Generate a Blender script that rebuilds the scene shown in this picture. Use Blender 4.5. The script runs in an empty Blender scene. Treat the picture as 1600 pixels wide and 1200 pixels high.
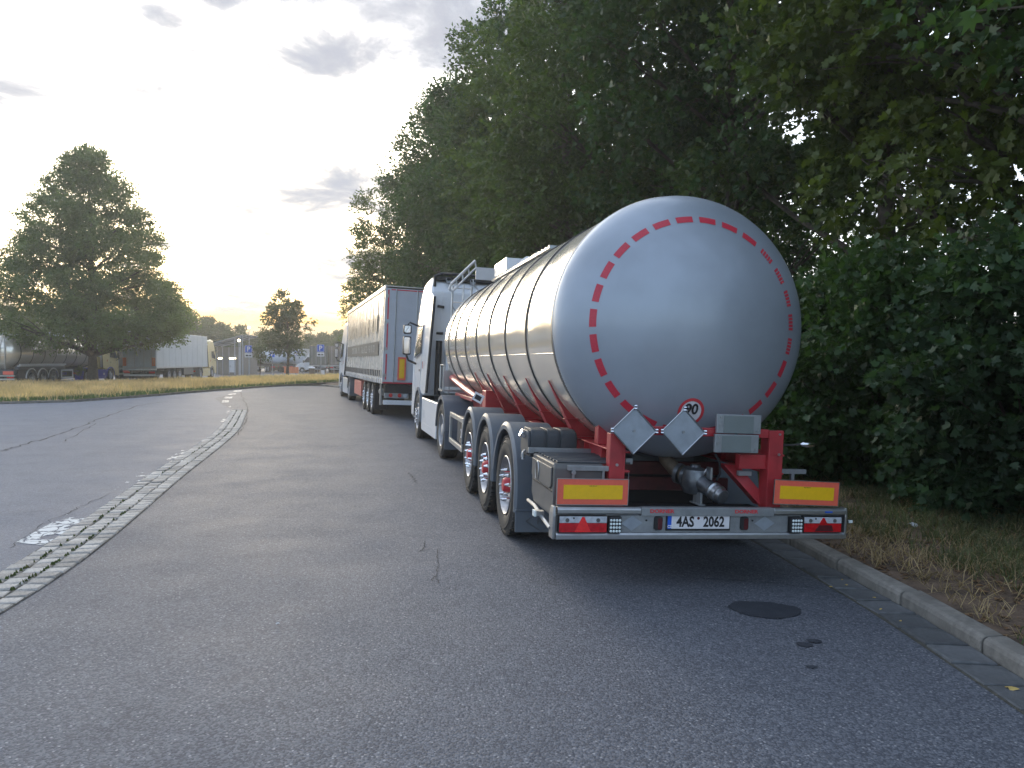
import bpy, math, random
import numpy as np
from mathutils import Vector, Matrix
R = math.radians
random.seed(7)
rng = np.random.default_rng(11)
sc = bpy.context.scene
COL = sc.collection

# ------------------------------------------------------------------ camera
PITCH, ROLL = 0.0302, 0.0035
fw = Vector((0, math.cos(PITCH), -math.sin(PITCH)))
r_ = Vector((1, 0, 0)); u_ = r_.cross(fw)
r2 = math.cos(ROLL) * r_ + math.sin(ROLL) * u_
u2 = -math.sin(ROLL) * r_ + math.cos(ROLL) * u_
cam_d = bpy.data.cameras.new('camera'); cam = bpy.data.objects.new('camera', cam_d); COL.objects.link(cam)
mw = Matrix((r2, u2, -fw)).transposed().to_4x4(); mw.translation = Vector((0, 0, 1.8005))
cam.matrix_world = mw
cam_d.sensor_width = 36; cam_d.lens = 36 * 1204 / 1600.0
cam_d.clip_start = 0.05; cam_d.clip_end = 4000
sc.camera = cam

# ------------------------------------------------------------------ sky, sun, exposure
SUN_EL, SUN_AZ = R(8.5), R(-19.0)          # azimuth from +Y, negative = left
sun_dir = Vector((math.sin(SUN_AZ) * math.cos(SUN_EL), math.cos(SUN_AZ) * math.cos(SUN_EL), math.sin(SUN_EL)))
world = bpy.data.worlds.new('World'); sc.world = world; world.use_nodes = True
nt = world.node_tree; nt.nodes.clear()
def WN(t, **k):
    n = nt.nodes.new(t)
    for a, b in k.items(): setattr(n, a, b)
    return n
L = nt.links.new
def wmath(op, a, b=None, clamp=False):
    n = WN('ShaderNodeMath', operation=op, use_clamp=clamp)
    for i, v in enumerate((a, b)):
        if v is None: continue
        if isinstance(v, (int, float)): n.inputs[i].default_value = v
        else: L(v, n.inputs[i])
    return n.outputs[0]
def wmix(fac, a, b, blend='MIX'):
    n = WN('ShaderNodeMix', data_type='RGBA', blend_type=blend)
    if isinstance(fac, (int, float)): n.inputs[0].default_value = fac
    else: L(fac, n.inputs[0])
    for i, v in ((6, a), (7, b)):
        if isinstance(v, tuple): n.inputs[i].default_value = (*v, 1)
        else: L(v, n.inputs[i])
    return n.outputs[2]
sky = WN('ShaderNodeTexSky', sky_type='NISHITA', sun_disc=False, sun_elevation=SUN_EL, sun_rotation=SUN_AZ,
         air_density=1.0, dust_density=2.2, ozone_density=1.0)
tc = WN('ShaderNodeTexCoord')
nrm = WN('ShaderNodeVectorMath', operation='NORMALIZE'); L(tc.outputs['Generated'], nrm.inputs[0])
dot = WN('ShaderNodeVectorMath', operation='DOT_PRODUCT'); L(nrm.outputs[0], dot.inputs[0]); dot.inputs[1].default_value = sun_dir
sep = WN('ShaderNodeSeparateXYZ'); L(nrm.outputs[0], sep.inputs[0])
c01 = wmath('MAXIMUM', dot.outputs['Value'], 0.0)
glow = wmath('POWER', c01, 2.2)
glow2 = wmath('POWER', c01, 30.0)
# high thin cloud veil lit by the low sun: white towards the sun
SKY_K = 0.10
base = wmix(1.0, sky.outputs[0], (SKY_K * 0.86, SKY_K * 0.98, SKY_K * 1.18), 'MULTIPLY')
def scaled(fac, colr):
    return wmix(1.0, wmix(fac, (0, 0, 0), colr), (1, 1, 1), 'MULTIPLY')
veil = wmix(glow, (0.33, 0.40, 0.52), (1.35, 1.36, 1.36))
base = wmix(1.0, base, veil, 'ADD')
base = wmix(1.0, base, scaled(glow2, (1.3, 0.92, 0.38)), 'ADD')
lowf = wmath('POWER', wmath('SUBTRACT', 1.0, wmath('DIVIDE', sep.outputs[2], 0.24), True), 1.3)
lowf = wmath('MULTIPLY', wmath('MULTIPLY', lowf, wmath('POWER', c01, 9.0)), 1.45, True)
warm = (1.45, 0.86, 0.26)
base = wmix(lowf, base, warm)
nz2 = WN('ShaderNodeTexNoise'); nz2.inputs['Scale'].default_value = 9; nz2.inputs['Detail'].default_value = 5
L(nrm.outputs[0], nz2.inputs['Vector'])
# clouds: project direction on a plane overhead
zc = wmath('MAXIMUM', wmath('ADD', sep.outputs[2], 0.10), 0.04)
px = wmath('DIVIDE', sep.outputs[0], zc); py = wmath('DIVIDE', sep.outputs[1], zc)
comb = WN('ShaderNodeCombineXYZ'); L(px, comb.inputs[0]); L(py, comb.inputs[1])
mp = WN('ShaderNodeMapping'); mp.inputs['Rotation'].default_value = (0, 0, R(20)); mp.inputs['Location'].default_value = (3.15, 1.7, 0.6); mp.inputs['Scale'].default_value = (1.15, 0.85, 1)
L(comb.outputs[0], mp.inputs[0])
nz = WN('ShaderNodeTexNoise'); nz.inputs['Scale'].default_value = 3.0; nz.inputs['Detail'].default_value = 9; nz.inputs['Roughness'].default_value = 0.62; nz.inputs['Distortion'].default_value = 0.35
L(mp.outputs[0], nz.inputs['Vector'])
ramp = WN('ShaderNodeValToRGB'); ramp.color_ramp.elements[0].position = 0.50; ramp.color_ramp.elements[1].position = 0.76
bias = wmath('ADD', wmath('MULTIPLY', wmath('SUBTRACT', nz.outputs['Fac'], 0.5), 1.5), 0.5)
for (bx_, by_, rx_, ry_, amp) in ((-0.22, 1.80, .30, .14, .30), (-0.48, 2.02, .24, .11, .32), (-0.93, 3.20, .21, .19, .40), (-0.60, 3.00, .23, .21, .36), (-1.36, 2.12, .26, .14, .42), (-0.66, 1.74, .05, .05, .30), (-0.80, 1.78, .06, .07, .30), (-0.98, 4.44, .22, .22, .34), (-0.50, 1.72, .14, .05, .30), (.9, .4, .5, .3, .05), (.2, -1.6, 1.0, .6, .09)):
    sb = WN('ShaderNodeVectorMath', operation='SUBTRACT'); L(comb.outputs[0], sb.inputs[0]); sb.inputs[1].default_value = (bx_, by_, 0)
    dv = WN('ShaderNodeVectorMath', operation='DIVIDE'); L(sb.outputs[0], dv.inputs[0]); dv.inputs[1].default_value = (rx_, ry_, 1)
    ln = WN('ShaderNodeVectorMath', operation='LENGTH'); L(dv.outputs[0], ln.inputs[0])
    mr_ = WN('ShaderNodeMapRange', interpolation_type='SMOOTHSTEP'); L(ln.outputs['Value'], mr_.inputs[0]); mr_.inputs[1].default_value = 0; mr_.inputs[2].default_value = 1.9; mr_.inputs[3].default_value = amp; mr_.inputs[4].default_value = 0
    bias = wmath('ADD', bias, mr_.outputs[0])
bias = wmath('SUBTRACT', bias, 0.045)
L(bias, ramp.inputs[0])
cx_ = wmath('MAXIMUM', wmath('SUBTRACT', bias, 0.495), 0.0)
cfac = wmath('SUBTRACT', 1.0, wmath('EXPONENT', wmath('MULTIPLY', cx_, -13.0)), True)
cloudcol = wmix(wmath('MULTIPLY', nz2.outputs['Fac'], glow), (0.20, 0.235, 0.30), (0.36, 0.35, 0.37))
# low cloud bank on the horizon that hides the sun
elev = sep.outputs[2]
bank = wmath('SUBTRACT', wmath('ADD', 0.052, wmath('MULTIPLY', wmath('SUBTRACT', nz2.outputs['Fac'], 0.5), 0.05)), elev)
bank = wmath('MULTIPLY', bank, 90.0, True)
col1 = wmix(cfac, base, cloudcol)
bankcol = wmix(glow, (0.22, 0.25, 0.30), (0.62, 0.47, 0.30))
col2 = wmix(wmath('MULTIPLY', bank, 0.85), col1, bankcol)
bg = WN('ShaderNodeBackground'); L(col2, bg.inputs[0]); bg.inputs[1].default_value = 1.0
wo = WN('ShaderNodeOutputWorld'); L(bg.outputs[0], wo.inputs[0])
world.cycles.sampling_method = 'MANUAL'; world.cycles.sample_map_resolution = 512

sun_d = bpy.data.lights.new('sun', 'SUN'); sun = bpy.data.objects.new('sun', sun_d); COL.objects.link(sun)
sun_d.energy = 0.6; sun_d.angle = R(12); sun_d.color = (1.0, 0.86, 0.66)
sun.rotation_euler = sun_dir.to_track_quat('Z', 'Y').to_euler()
sun.location = (-20, 40, 30)
sc.view_settings.view_transform = 'Standard'; sc.view_settings.look = 'None'
sc.view_settings.exposure = 1.0; sc.view_settings.gamma = 1; sc.view_settings.use_curve_mapping = False
sc.cycles.max_bounces = 6; sc.cycles.diffuse_bounces = 3; sc.cycles.glossy_bounces = 3; sc.cycles.transmission_bounces = 3
sc.cycles.transparent_max_bounces = 8; sc.cycles.volume_bounces = 1
sc.cycles.use_denoising = True
sc.cycles.sample_clamp_indirect = 4

# ------------------------------------------------------------------ materials
def mat(name, col, rough=0.5, metal=0.0, var=0.12, scale=6.0, bump=0.0, bscale=40.0, coat=0.0, dirt=0.0, dirtcol=(0.09, 0.08, 0.07),
        spec=0.5, emit=None, emits=0.0, detail=4.0, dscale=2.0, transl=0.0):
    m = bpy.data.materials.new(name); m.use_nodes = True
    t = m.node_tree; b = t.nodes['Principled BSDF']; out = t.nodes['Material Output']
    tc = t.nodes.new('ShaderNodeTexCoord')
    n = t.nodes.new('ShaderNodeTexNoise'); n.inputs['Scale'].default_value = scale; n.inputs['Detail'].default_value = detail
    t.links.new(tc.outputs['Object'], n.inputs['Vector'])
    mx = t.nodes.new('ShaderNodeMix'); mx.data_type = 'RGBA'
    mr = t.nodes.new('ShaderNodeMapRange'); mr.inputs[1].default_value = 0.3; mr.inputs[2].default_value = 0.7
    t.links.new(n.outputs['Fac'], mr.inputs[0]); t.links.new(mr.outputs[0], mx.inputs[0])
    mx.inputs[6].default_value = (*[max(0, c * (1 - var)) for c in col], 1)
    mx.inputs[7].default_value = (*[min(1, c * (1 + var)) for c in col], 1)
    colout = mx.outputs[2]
    if dirt > 0:
        n2 = t.nodes.new('ShaderNodeTexNoise'); n2.inputs['Scale'].default_value = dscale; n2.inputs['Detail'].default_value = 8; n2.inputs['Roughness'].default_value = 0.65
        t.links.new(tc.outputs['Object'], n2.inputs['Vector'])
        m2 = t.nodes.new('ShaderNodeMapRange'); m2.inputs[1].default_value = 0.42; m2.inputs[2].default_value = 0.75; m2.inputs[4].default_value = dirt
        t.links.new(n2.outputs['Fac'], m2.inputs[0])
        mx2 = t.nodes.new('ShaderNodeMix'); mx2.data_type = 'RGBA'
        t.links.new(m2.outputs[0], mx2.inputs[0]); t.links.new(colout, mx2.inputs[6]); mx2.inputs[7].default_value = (*dirtcol, 1)
        colout = mx2.outputs[2]
        ra = t.nodes.new('ShaderNodeMath'); ra.operation = 'ADD'; ra.use_clamp = True
        rm = t.nodes.new('ShaderNodeMath'); rm.operation = 'MULTIPLY'; rm.inputs[1].default_value = 0.4
        t.links.new(m2.outputs[0], rm.inputs[0]); t.links.new(rm.outputs[0], ra.inputs[0]); ra.inputs[1].default_value = rough
        t.links.new(ra.outputs[0], b.inputs['Roughness'])
    else:
        b.inputs['Roughness'].default_value = rough
    t.links.new(colout, b.inputs['Base Color'])
    b.inputs['Metallic'].default_value = metal
    b.inputs['Specular IOR Level'].default_value = spec
    b.inputs['Coat Weight'].default_value = coat; b.inputs['Coat Roughness'].default_value = 0.08
    if bump > 0:
        n3 = t.nodes.new('ShaderNodeTexNoise'); n3.inputs['Scale'].default_value = bscale; n3.inputs['Detail'].default_value = 5
        t.links.new(tc.outputs['Object'], n3.inputs['Vector'])
        bp = t.nodes.new('ShaderNodeBump'); bp.inputs['Strength'].default_value = bump; bp.inputs['Distance'].default_value = 0.02
        t.links.new(n3.outputs['Fac'], bp.inputs['Height']); t.links.new(bp.outputs[0], b.inputs['Normal'])
    if emit:
        b.inputs['Emission Color'].default_value = (*emit, 1); b.inputs['Emission Strength'].default_value = emits
    if transl > 0:
        tr = t.nodes.new('ShaderNodeBsdfTranslucent'); ms = t.nodes.new('ShaderNodeMixShader'); ms.inputs[0].default_value = transl
        hs = t.nodes.new('ShaderNodeMix'); hs.data_type = 'RGBA'; hs.blend_type = 'MULTIPLY'; hs.inputs[0].default_value = 1; hs.inputs[7].default_value = (1.7, 1.9, 0.8, 1)
        t.links.new(colout, hs.inputs[6]); t.links.new(hs.outputs[2], tr.inputs[0])
        t.links.new(b.outputs[0], ms.inputs[1]); t.links.new(tr.outputs[0], ms.inputs[2]); t.links.new(ms.outputs[0], out.inputs[0])
    return m

M = {}
M['steel'] = mat('polished_tank_steel', (0.82, 0.75, 0.65), 0.12, 0.5, 0.03, 3, 0.02, 2.0, dirt=0.22, dirtcol=(0.35, 0.33, 0.30), dscale=1.5)
M['dome'] = mat('silver_dome_paint', (0.36, 0.395, 0.44), 0.42, 0.38, 0.05, 2, 0.010, 3.0, coat=0.45, dirt=0.25, dirtcol=(0.17, 0.18, 0.19), dscale=1.2)
M['band'] = mat('dark_weld_band', (0.05, 0.05, 0.05), 0.45, 0.3, 0.1)
M['seam'] = mat('bright_seam', (0.55, 0.53, 0.5), 0.25, 1.0, 0.1)
M['red'] = mat('red_chassis_paint', (0.42, 0.028, 0.035), 0.42, 0, 0.12, 5, 0.05, 60, coat=0.2, dirt=0.35, dirtcol=(0.06, 0.03, 0.028), dscale=3.5)
M['underred'] = mat('shaded_red_underbody', (0.11, 0.016, 0.018), 0.6, 0, 0.3, 6, dirt=0.7, dirtcol=(0.03, 0.025, 0.022), dscale=5)  # chassis red darkened: shade under the tank put into the colour, with dirt
M['bandprint'] = mat('dull_brown_print', (0.24, 0.21, 0.17), 0.9, 0, 0.06, spec=0.05)
M['boxplate'] = mat('dull_placard_plate', (0.21, 0.24, 0.235), 0.5, 0.3, 0.08, 12, dirt=0.35, dirtcol=(0.13, 0.14, 0.13), dscale=6)
M['tape'] = mat('red_reflective_tape', (0.55, 0.035, 0.06), 0.35, 0, 0.12, 90)
M['alu'] = mat('brushed_aluminium', (0.46, 0.47, 0.48), 0.34, 1.0, 0.08, 12, dirt=0.35, dirtcol=(0.2, 0.2, 0.19), dscale=4)
M['greymetal'] = mat('grey_bumper_metal', (0.33, 0.345, 0.355), 0.45, 0.6, 0.1, 8, dirt=0.45, dirtcol=(0.1, 0.1, 0.095), dscale=5)
M['zinc'] = mat('galvanised_plate', (0.36, 0.40, 0.45), 0.42, 0.5, 0.08, 15, dirt=0.3, dirtcol=(0.22, 0.23, 0.24), dscale=6)
M['fender'] = mat('grey_plastic_mudguard', (0.10, 0.12, 0.145), 0.48, 0, 0.1, 4, 0.03, 80, dirt=0.4, dirtcol=(0.13, 0.125, 0.115), dscale=3)
M['plastic'] = mat('dark_grey_plastic', (0.045, 0.052, 0.06), 0.45, 0, 0.1, 8, dirt=0.35, dirtcol=(0.12, 0.11, 0.10), dscale=4)
M['toolbox'] = mat('toolbox_grey_plastic', (0.085, 0.085, 0.085), 0.42, 0, 0.08, 8, dirt=0.35, dirtcol=(0.16, 0.15, 0.13), dscale=3)
M['black'] = mat('black_paint', (0.018, 0.018, 0.02), 0.5, 0, 0.15)
M['rubber'] = mat('tyre_rubber', (0.028, 0.027, 0.026), 0.72, 0, 0.2, 10, 0.1, 90, dirt=0.8, dirtcol=(0.085, 0.075, 0.062), dscale=5)
M['rim'] = mat('alloy_rim', (0.42, 0.42, 0.43), 0.36, 0.9, 0.06, 20, dirt=0.7, dirtcol=(0.2, 0.18, 0.16), dscale=8)
M['steelrim'] = mat('grey_steel_rim', (0.42, 0.42, 0.43), 0.45, 0.5, 0.06, 20, dirt=0.5, dirtcol=(0.15, 0.13, 0.12), dscale=8)
M['chrome'] = mat('chrome', (0.75, 0.75, 0.76), 0.12, 1.0, 0.03)
M['redhub'] = mat('red_hub', (0.5, 0.03, 0.04), 0.35, 0, 0.1)
M['white'] = mat('white_truck_paint', (0.72, 0.73, 0.75), 0.28, 0, 0.03, 2, coat=0.4, dirt=0.2, dirtcol=(0.4, 0.38, 0.35), dscale=2)
M['cabgrey'] = mat('cab_grey', (0.50, 0.51, 0.53), 0.4, 0, 0.04, 3, dirt=0.3, dirtcol=(0.25, 0.24, 0.23), dscale=3)
M['glass'] = mat('dark_glass', (0.02, 0.025, 0.03), 0.06, 0, 0.1, coat=0.6)
M['mirror'] = mat('mirror_glass', (0.7, 0.7, 0.72), 0.05, 1.0, 0.02)
M['orange'] = mat('orange_red_reflector', (0.80, 0.13, 0.075), 0.5, 0, 0.05, 30, dirt=0.12)
M['yellow'] = mat('yellow_reflector', (0.86, 0.50, 0.004), 0.45, 0, 0.04, 30, dirt=0.08)
M['redlens'] = mat('red_lens', (0.52, 0.008, 0.015), 0.15, 0, 0.25, 25, coat=0.5)
M['redlens2'] = mat('bright_red_triangle', (0.85, 0.03, 0.03), 0.2, 0, 0.1, 40, coat=0.4)
M['darkred'] = mat('dark_red_reflex', (0.09, 0.015, 0.02), 0.2, 0, 0.15, 40, coat=0.4)
M['clearlens'] = mat('clear_lens', (0.48, 0.50, 0.53), 0.15, 0, 0.25, 25, coat=0.5)
M['led'] = mat('work_light_lens', (0.75, 0.82, 0.80), 0.2, 0, 0.1, 30, coat=0.5)
M['platewhite'] = mat('plate_white', (0.72, 0.70, 0.71), 0.5, 0, 0.04, 20)
M['blue'] = mat('sign_blue', (0.01, 0.10, 0.55), 0.45, 0, 0.04)
M['signwhite'] = mat('sign_white', (0.78, 0.78, 0.80), 0.5, 0, 0.04)
M['ink'] = mat('black_ink', (0.012, 0.012, 0.015), 0.6, 0, 0.05)
M['redink'] = mat('red_print', (0.62, 0.05, 0.06), 0.5, 0, 0.1, 60)
M['brass'] = mat('worn_valve_metal', (0.16, 0.17, 0.18), 0.35, 0.8, 0.2, 15, 0.1, 30, dirt=0.5, dirtcol=(0.06, 0.055, 0.05), dscale=8)
M['bronze'] = mat('dull_pipe_metal', (0.20, 0.15, 0.10), 0.42, 0.6, 0.25, 15, dirt=0.6, dirtcol=(0.05, 0.045, 0.04), dscale=6)
M['curtain'] = mat('beige_curtain_tarpaulin', (0.58, 0.54, 0.48), 0.25, 0, 0.05, 2, 0.0, dirt=0.2, dirtcol=(0.32, 0.29, 0.25), dscale=2)
M['curtainink'] = mat('faded_brown_print', (0.33, 0.28, 0.22), 0.4, 0, 0.06)
M['curtainstripe'] = mat('tan_curtain_stripe', (0.47, 0.41, 0.33), 0.4, 0, 0.06)
M['doorgrey'] = mat('grey_white_door', (0.47, 0.49, 0.53), 0.4, 0, 0.03, 3, dirt=0.2, dirtcol=(0.3, 0.3, 0.3))
M['salmon'] = mat('faded_red_box', (0.55, 0.16, 0.12), 0.5, 0, 0.1, 6, dirt=0.3, dirtcol=(0.4, 0.2, 0.17))
M['cream'] = mat('cream_yellow_paint', (0.62, 0.50, 0.24), 0.35, 0, 0.05, coat=0.3)
M['truckblue'] = mat('deep_blue_paint', (0.03, 0.04, 0.34), 0.35, 0, 0.05, coat=0.3)
M['palebox'] = mat('pale_grey_box', (0.50, 0.53, 0.54), 0.45, 0, 0.04, 1, dirt=0.2, dirtcol=(0.28, 0.28, 0.27))
M['paleblue'] = mat('pale_blue_box', (0.50, 0.56, 0.63), 0.45, 0, 0.04)
M['darkbox'] = mat('dark_olive_box', (0.10, 0.105, 0.09), 0.5, 0, 0.06)
M['bronzebox'] = mat('brown_grey_box', (0.14, 0.12, 0.10), 0.5, 0, 0.06)
M['wall'] = mat('brown_grey_wall_panel', (0.16, 0.14, 0.115), 0.7, 0, 0.1, 4)
M['post'] = mat('galvanised_post', (0.35, 0.35, 0.36), 0.5, 0.6, 0.08)
M['lamp'] = mat('lit_lamp', (0.9, 0.85, 0.7), 0.4, emit=(1.0, 0.85, 0.55), emits=4.0)
M['roofglass'] = mat('roof_glass', (0.35, 0.38, 0.36), 0.15, 0, 0.1, coat=0.3)
M['barrier'] = mat('orange_barrier', (0.60, 0.16, 0.05), 0.5, 0, 0.1)
M['bark'] = mat('bark', (0.085, 0.068, 0.052), 0.9, 0, 0.35, 9, 0.8, 14)
M['kerb'] = mat('weathered_kerb_concrete', (0.27, 0.25, 0.22), 0.85, 0, 0.16, 14, 0.35, 55, dirt=0.6, dirtcol=(0.085, 0.08, 0.068), dscale=3)
M['slab'] = mat('gutter_slab_concrete', (0.115, 0.12, 0.125), 0.8, 0, 0.2, 12, 0.3, 60, dirt=0.4, dirtcol=(0.04, 0.038, 0.035), dscale=4)
M['sett'] = mat('granite_sett', (0.40, 0.375, 0.34), 0.75, 0, 0.28, 60, 0.5, 45, dirt=0.4, dirtcol=(0.13, 0.12, 0.105), dscale=7)
def per_piece(m, lo, hi):
    t = m.node_tree; b = t.nodes['Principled BSDF']; src = b.inputs['Base Color'].links[0].from_socket
    oi = t.nodes.new('ShaderNodeObjectInfo'); mr = t.nodes.new('ShaderNodeMapRange'); mr.inputs[3].default_value = lo; mr.inputs[4].default_value = hi
    t.links.new(oi.outputs['Random'], mr.inputs[0]); cc = t.nodes.new('ShaderNodeCombineColor')
    for i in range(3): t.links.new(mr.outputs[0], cc.inputs[i])
    mx = t.nodes.new('ShaderNodeMix'); mx.data_type = 'RGBA'; mx.blend_type = 'MULTIPLY'; mx.inputs[0].default_value = 1
    t.links.new(src, mx.inputs[6]); t.links.new(cc.outputs[0], mx.inputs[7]); t.links.new(mx.outputs[2], b.inputs['Base Color'])
per_piece(M['sett'], .62, 1.2); per_piece(M['slab'], .75, 1.15); per_piece(M['kerb'], .8, 1.15)
M['joint'] = mat('sandy_joint', (0.075, 0.07, 0.055), 0.95, 0, 0.3, 30, 0.5, 80)
M['moss'] = mat('moss', (0.07, 0.10, 0.02), 0.9, 0, 0.3, 30)
M['crack'] = mat('crack_filler', (0.022, 0.022, 0.024), 0.9, 0, 0.3, 30)
M['stain'] = mat('oil_stain', (0.045, 0.050, 0.060), 0.7, 0, 0.1, 10, 0.5, 120, spec=0.15)
M['leafyellow'] = mat('dry_leaf', (0.45, 0.32, 0.10), 0.7, 0, 0.25, 20)
M['tissue'] = mat('white_tissue', (0.65, 0.65, 0.66), 0.8, 0, 0.05)
M['straw'] = mat('straw', (0.34, 0.25, 0.13), 0.8, 0, 0.35, 3, transl=0.15)
M['drygrass'] = mat('dry_grass', (0.60, 0.42, 0.24), 0.8, 0, 0.4, 0.6, transl=0.25)
M['greengrass'] = mat('green_grass', (0.075, 0.115, 0.035), 0.7, 0, 0.3, 0.6, transl=0.25)
M['vergegrass'] = mat('verge_grass', (0.10, 0.115, 0.045), 0.7, 0, 0.4, 1.5, transl=0.2)
M['soil'] = mat('leaf_litter_soil', (0.13, 0.088, 0.06), 0.95, 0, 0.5, 5, 0.8, 25, detail=8)
M['islandsoil'] = mat('dry_turf', (0.17, 0.13, 0.065), 0.95, 0, 0.35, 0.5, 0.4, 10, detail=8)
M['field'] = mat('far_meadow', (0.10, 0.11, 0.05), 0.95, 0, 0.3, 0.02)
def leafmat(name, col, var=0.35, tl=0.28, scale=0.9, rough=0.5):
    m = mat(name, col, rough, 0, var, scale, transl=tl, spec=0.35, detail=8)
    return m
M['leafA'] = leafmat('maple_leaf_dark', (0.040, 0.078, 0.024), var=0.5)
M['leafB'] = leafmat('oak_leaf_olive', (0.066, 0.100, 0.026), var=0.5)
M['leafC'] = leafmat('hazel_leaf', (0.040, 0.076, 0.032), var=0.5)
M['leafL'] = leafmat('linden_leaf', (0.115, 0.155, 0.058), tl=0.3)
M['leafY'] = leafmat('yellowish_maple_leaf', (0.080, 0.108, 0.024), tl=0.3)
M['leafF'] = leafmat('far_leaf', (0.065, 0.085, 0.03), tl=0.3, scale=0.3)

def asphalt(name, dark, light, blend, sparkle, patch):
    m = bpy.data.materials.new(name); m.use_nodes = True
    t = m.node_tree; b = t.nodes['Principled BSDF']; k = t.links.new
    g = t.nodes.new('ShaderNodeNewGeometry'); P = g.outputs['Position']
    def noise(s, d=3, r=0.5):
        n = t.nodes.new('ShaderNodeTexNoise'); n.inputs['Scale'].default_value = s; n.inputs['Detail'].default_value = d; n.inputs['Roughness'].default_value = r; k(P, n.inputs['Vector']); return n.outputs['Fac']
    def rng_(v, a, b_, c=0, d=1):
        n = t.nodes.new('ShaderNodeMapRange'); n.inputs[1].default_value = a; n.inputs[2].default_value = b_; n.inputs[3].default_value = c; n.inputs[4].default_value = d; k(v, n.inputs[0]); return n.outputs[0]
    def mix(f, a, b_, bl='MIX'):
        n = t.nodes.new('ShaderNodeMix'); n.data_type = 'RGBA'; n.blend_type = bl
        if isinstance(f, float): n.inputs[0].default_value = f
        else: k(f, n.inputs[0])
        for i, v in ((6, a), (7, b_)):
            if isinstance(v, tuple): n.inputs[i].default_value = (*v, 1)
            else: k(v, n.inputs[i])
        return n.outputs[2]
    vo = t.nodes.new('ShaderNodeTexVoronoi'); vo.inputs['Scale'].default_value = 85; k(P, vo.inputs['Vector'])
    sepc = t.nodes.new('ShaderNodeSeparateColor'); k(vo.outputs['Color'], sepc.inputs[0])
    stone = rng_(sepc.outputs[0], 0.25, 0.95)
    col = mix(stone, dark, light)
    vo2 = t.nodes.new('ShaderNodeTexVoronoi'); vo2.inputs['Scale'].default_value = 60; k(P, vo2.inputs['Vector'])
    sep2 = t.nodes.new('ShaderNodeSeparateColor'); k(vo2.outputs['Color'], sep2.inputs[0])
    spark = rng_(sep2.outputs[1], 0.93, 0.96)
    n_ = t.nodes.new('ShaderNodeMath'); n_.operation = 'MULTIPLY'; k(spark, n_.inputs[0]); k(rng_(vo2.outputs['Distance'], 0.55, 0.2), n_.inputs[1])
    n2_ = t.nodes.new('ShaderNodeMath'); n2_.operation = 'MULTIPLY'; k(n_.outputs[0], n2_.inputs[0]); n2_.inputs[1].default_value = sparkle
    col = mix(n2_.outputs[0], col, (0.34, 0.34, 0.35))
    col = mix(rng_(noise(0.35, 6, 0.6), 0.3, 0.72), col, patch, 'MULTIPLY')
    col = mix(rng_(noise(2.2, 6, 0.65), 0.5, 0.8, 0, 0.35), col, (0.5, 0.5, 0.52), 'MULTIPLY')
    col = mix(rng_(noise(0.9, 8, 0.7), 0.54, 0.75, 0, 0.2), col, (0.17, 0.175, 0.19))
    col = mix(rng_(noise(0.16, 3, 0.5), 0.45, 0.7, 0, 0.22), col, (0.62, 0.63, 0.66), 'MULTIPLY')
    k(col, b.inputs['Base Color'])
    k(rng_(noise(1.1, 4), 0.3, 0.7, 0.70, 0.78), b.inputs['Roughness'])
    b.inputs['Specular IOR Level'].default_value = 0.5
    bp = t.nodes.new('ShaderNodeBump'); bp.inputs['Strength'].default_value = 0.55; bp.inputs['Distance'].default_value = 0.006
    ad = t.nodes.new('ShaderNodeMath'); ad.operation = 'SUBTRACT'; k(sepc.outputs[1], ad.inputs[0]); k(vo.outputs['Distance'], ad.inputs[1])
    k(ad.outputs[0], bp.inputs['Height']); k(bp.outputs[0], b.inputs['Normal'])
    return m
M['asphalt'] = asphalt('asphalt', (0.066, 0.072, 0.088), (0.160, 0.169, 0.192), 0, 1.0, (0.82, 0.83, 0.86))
M['asphalt2'] = asphalt('pale_asphalt', (0.100, 0.112, 0.138), (0.165, 0.180, 0.215), 0, 0.4, (0.85, 0.86, 0.9))

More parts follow.
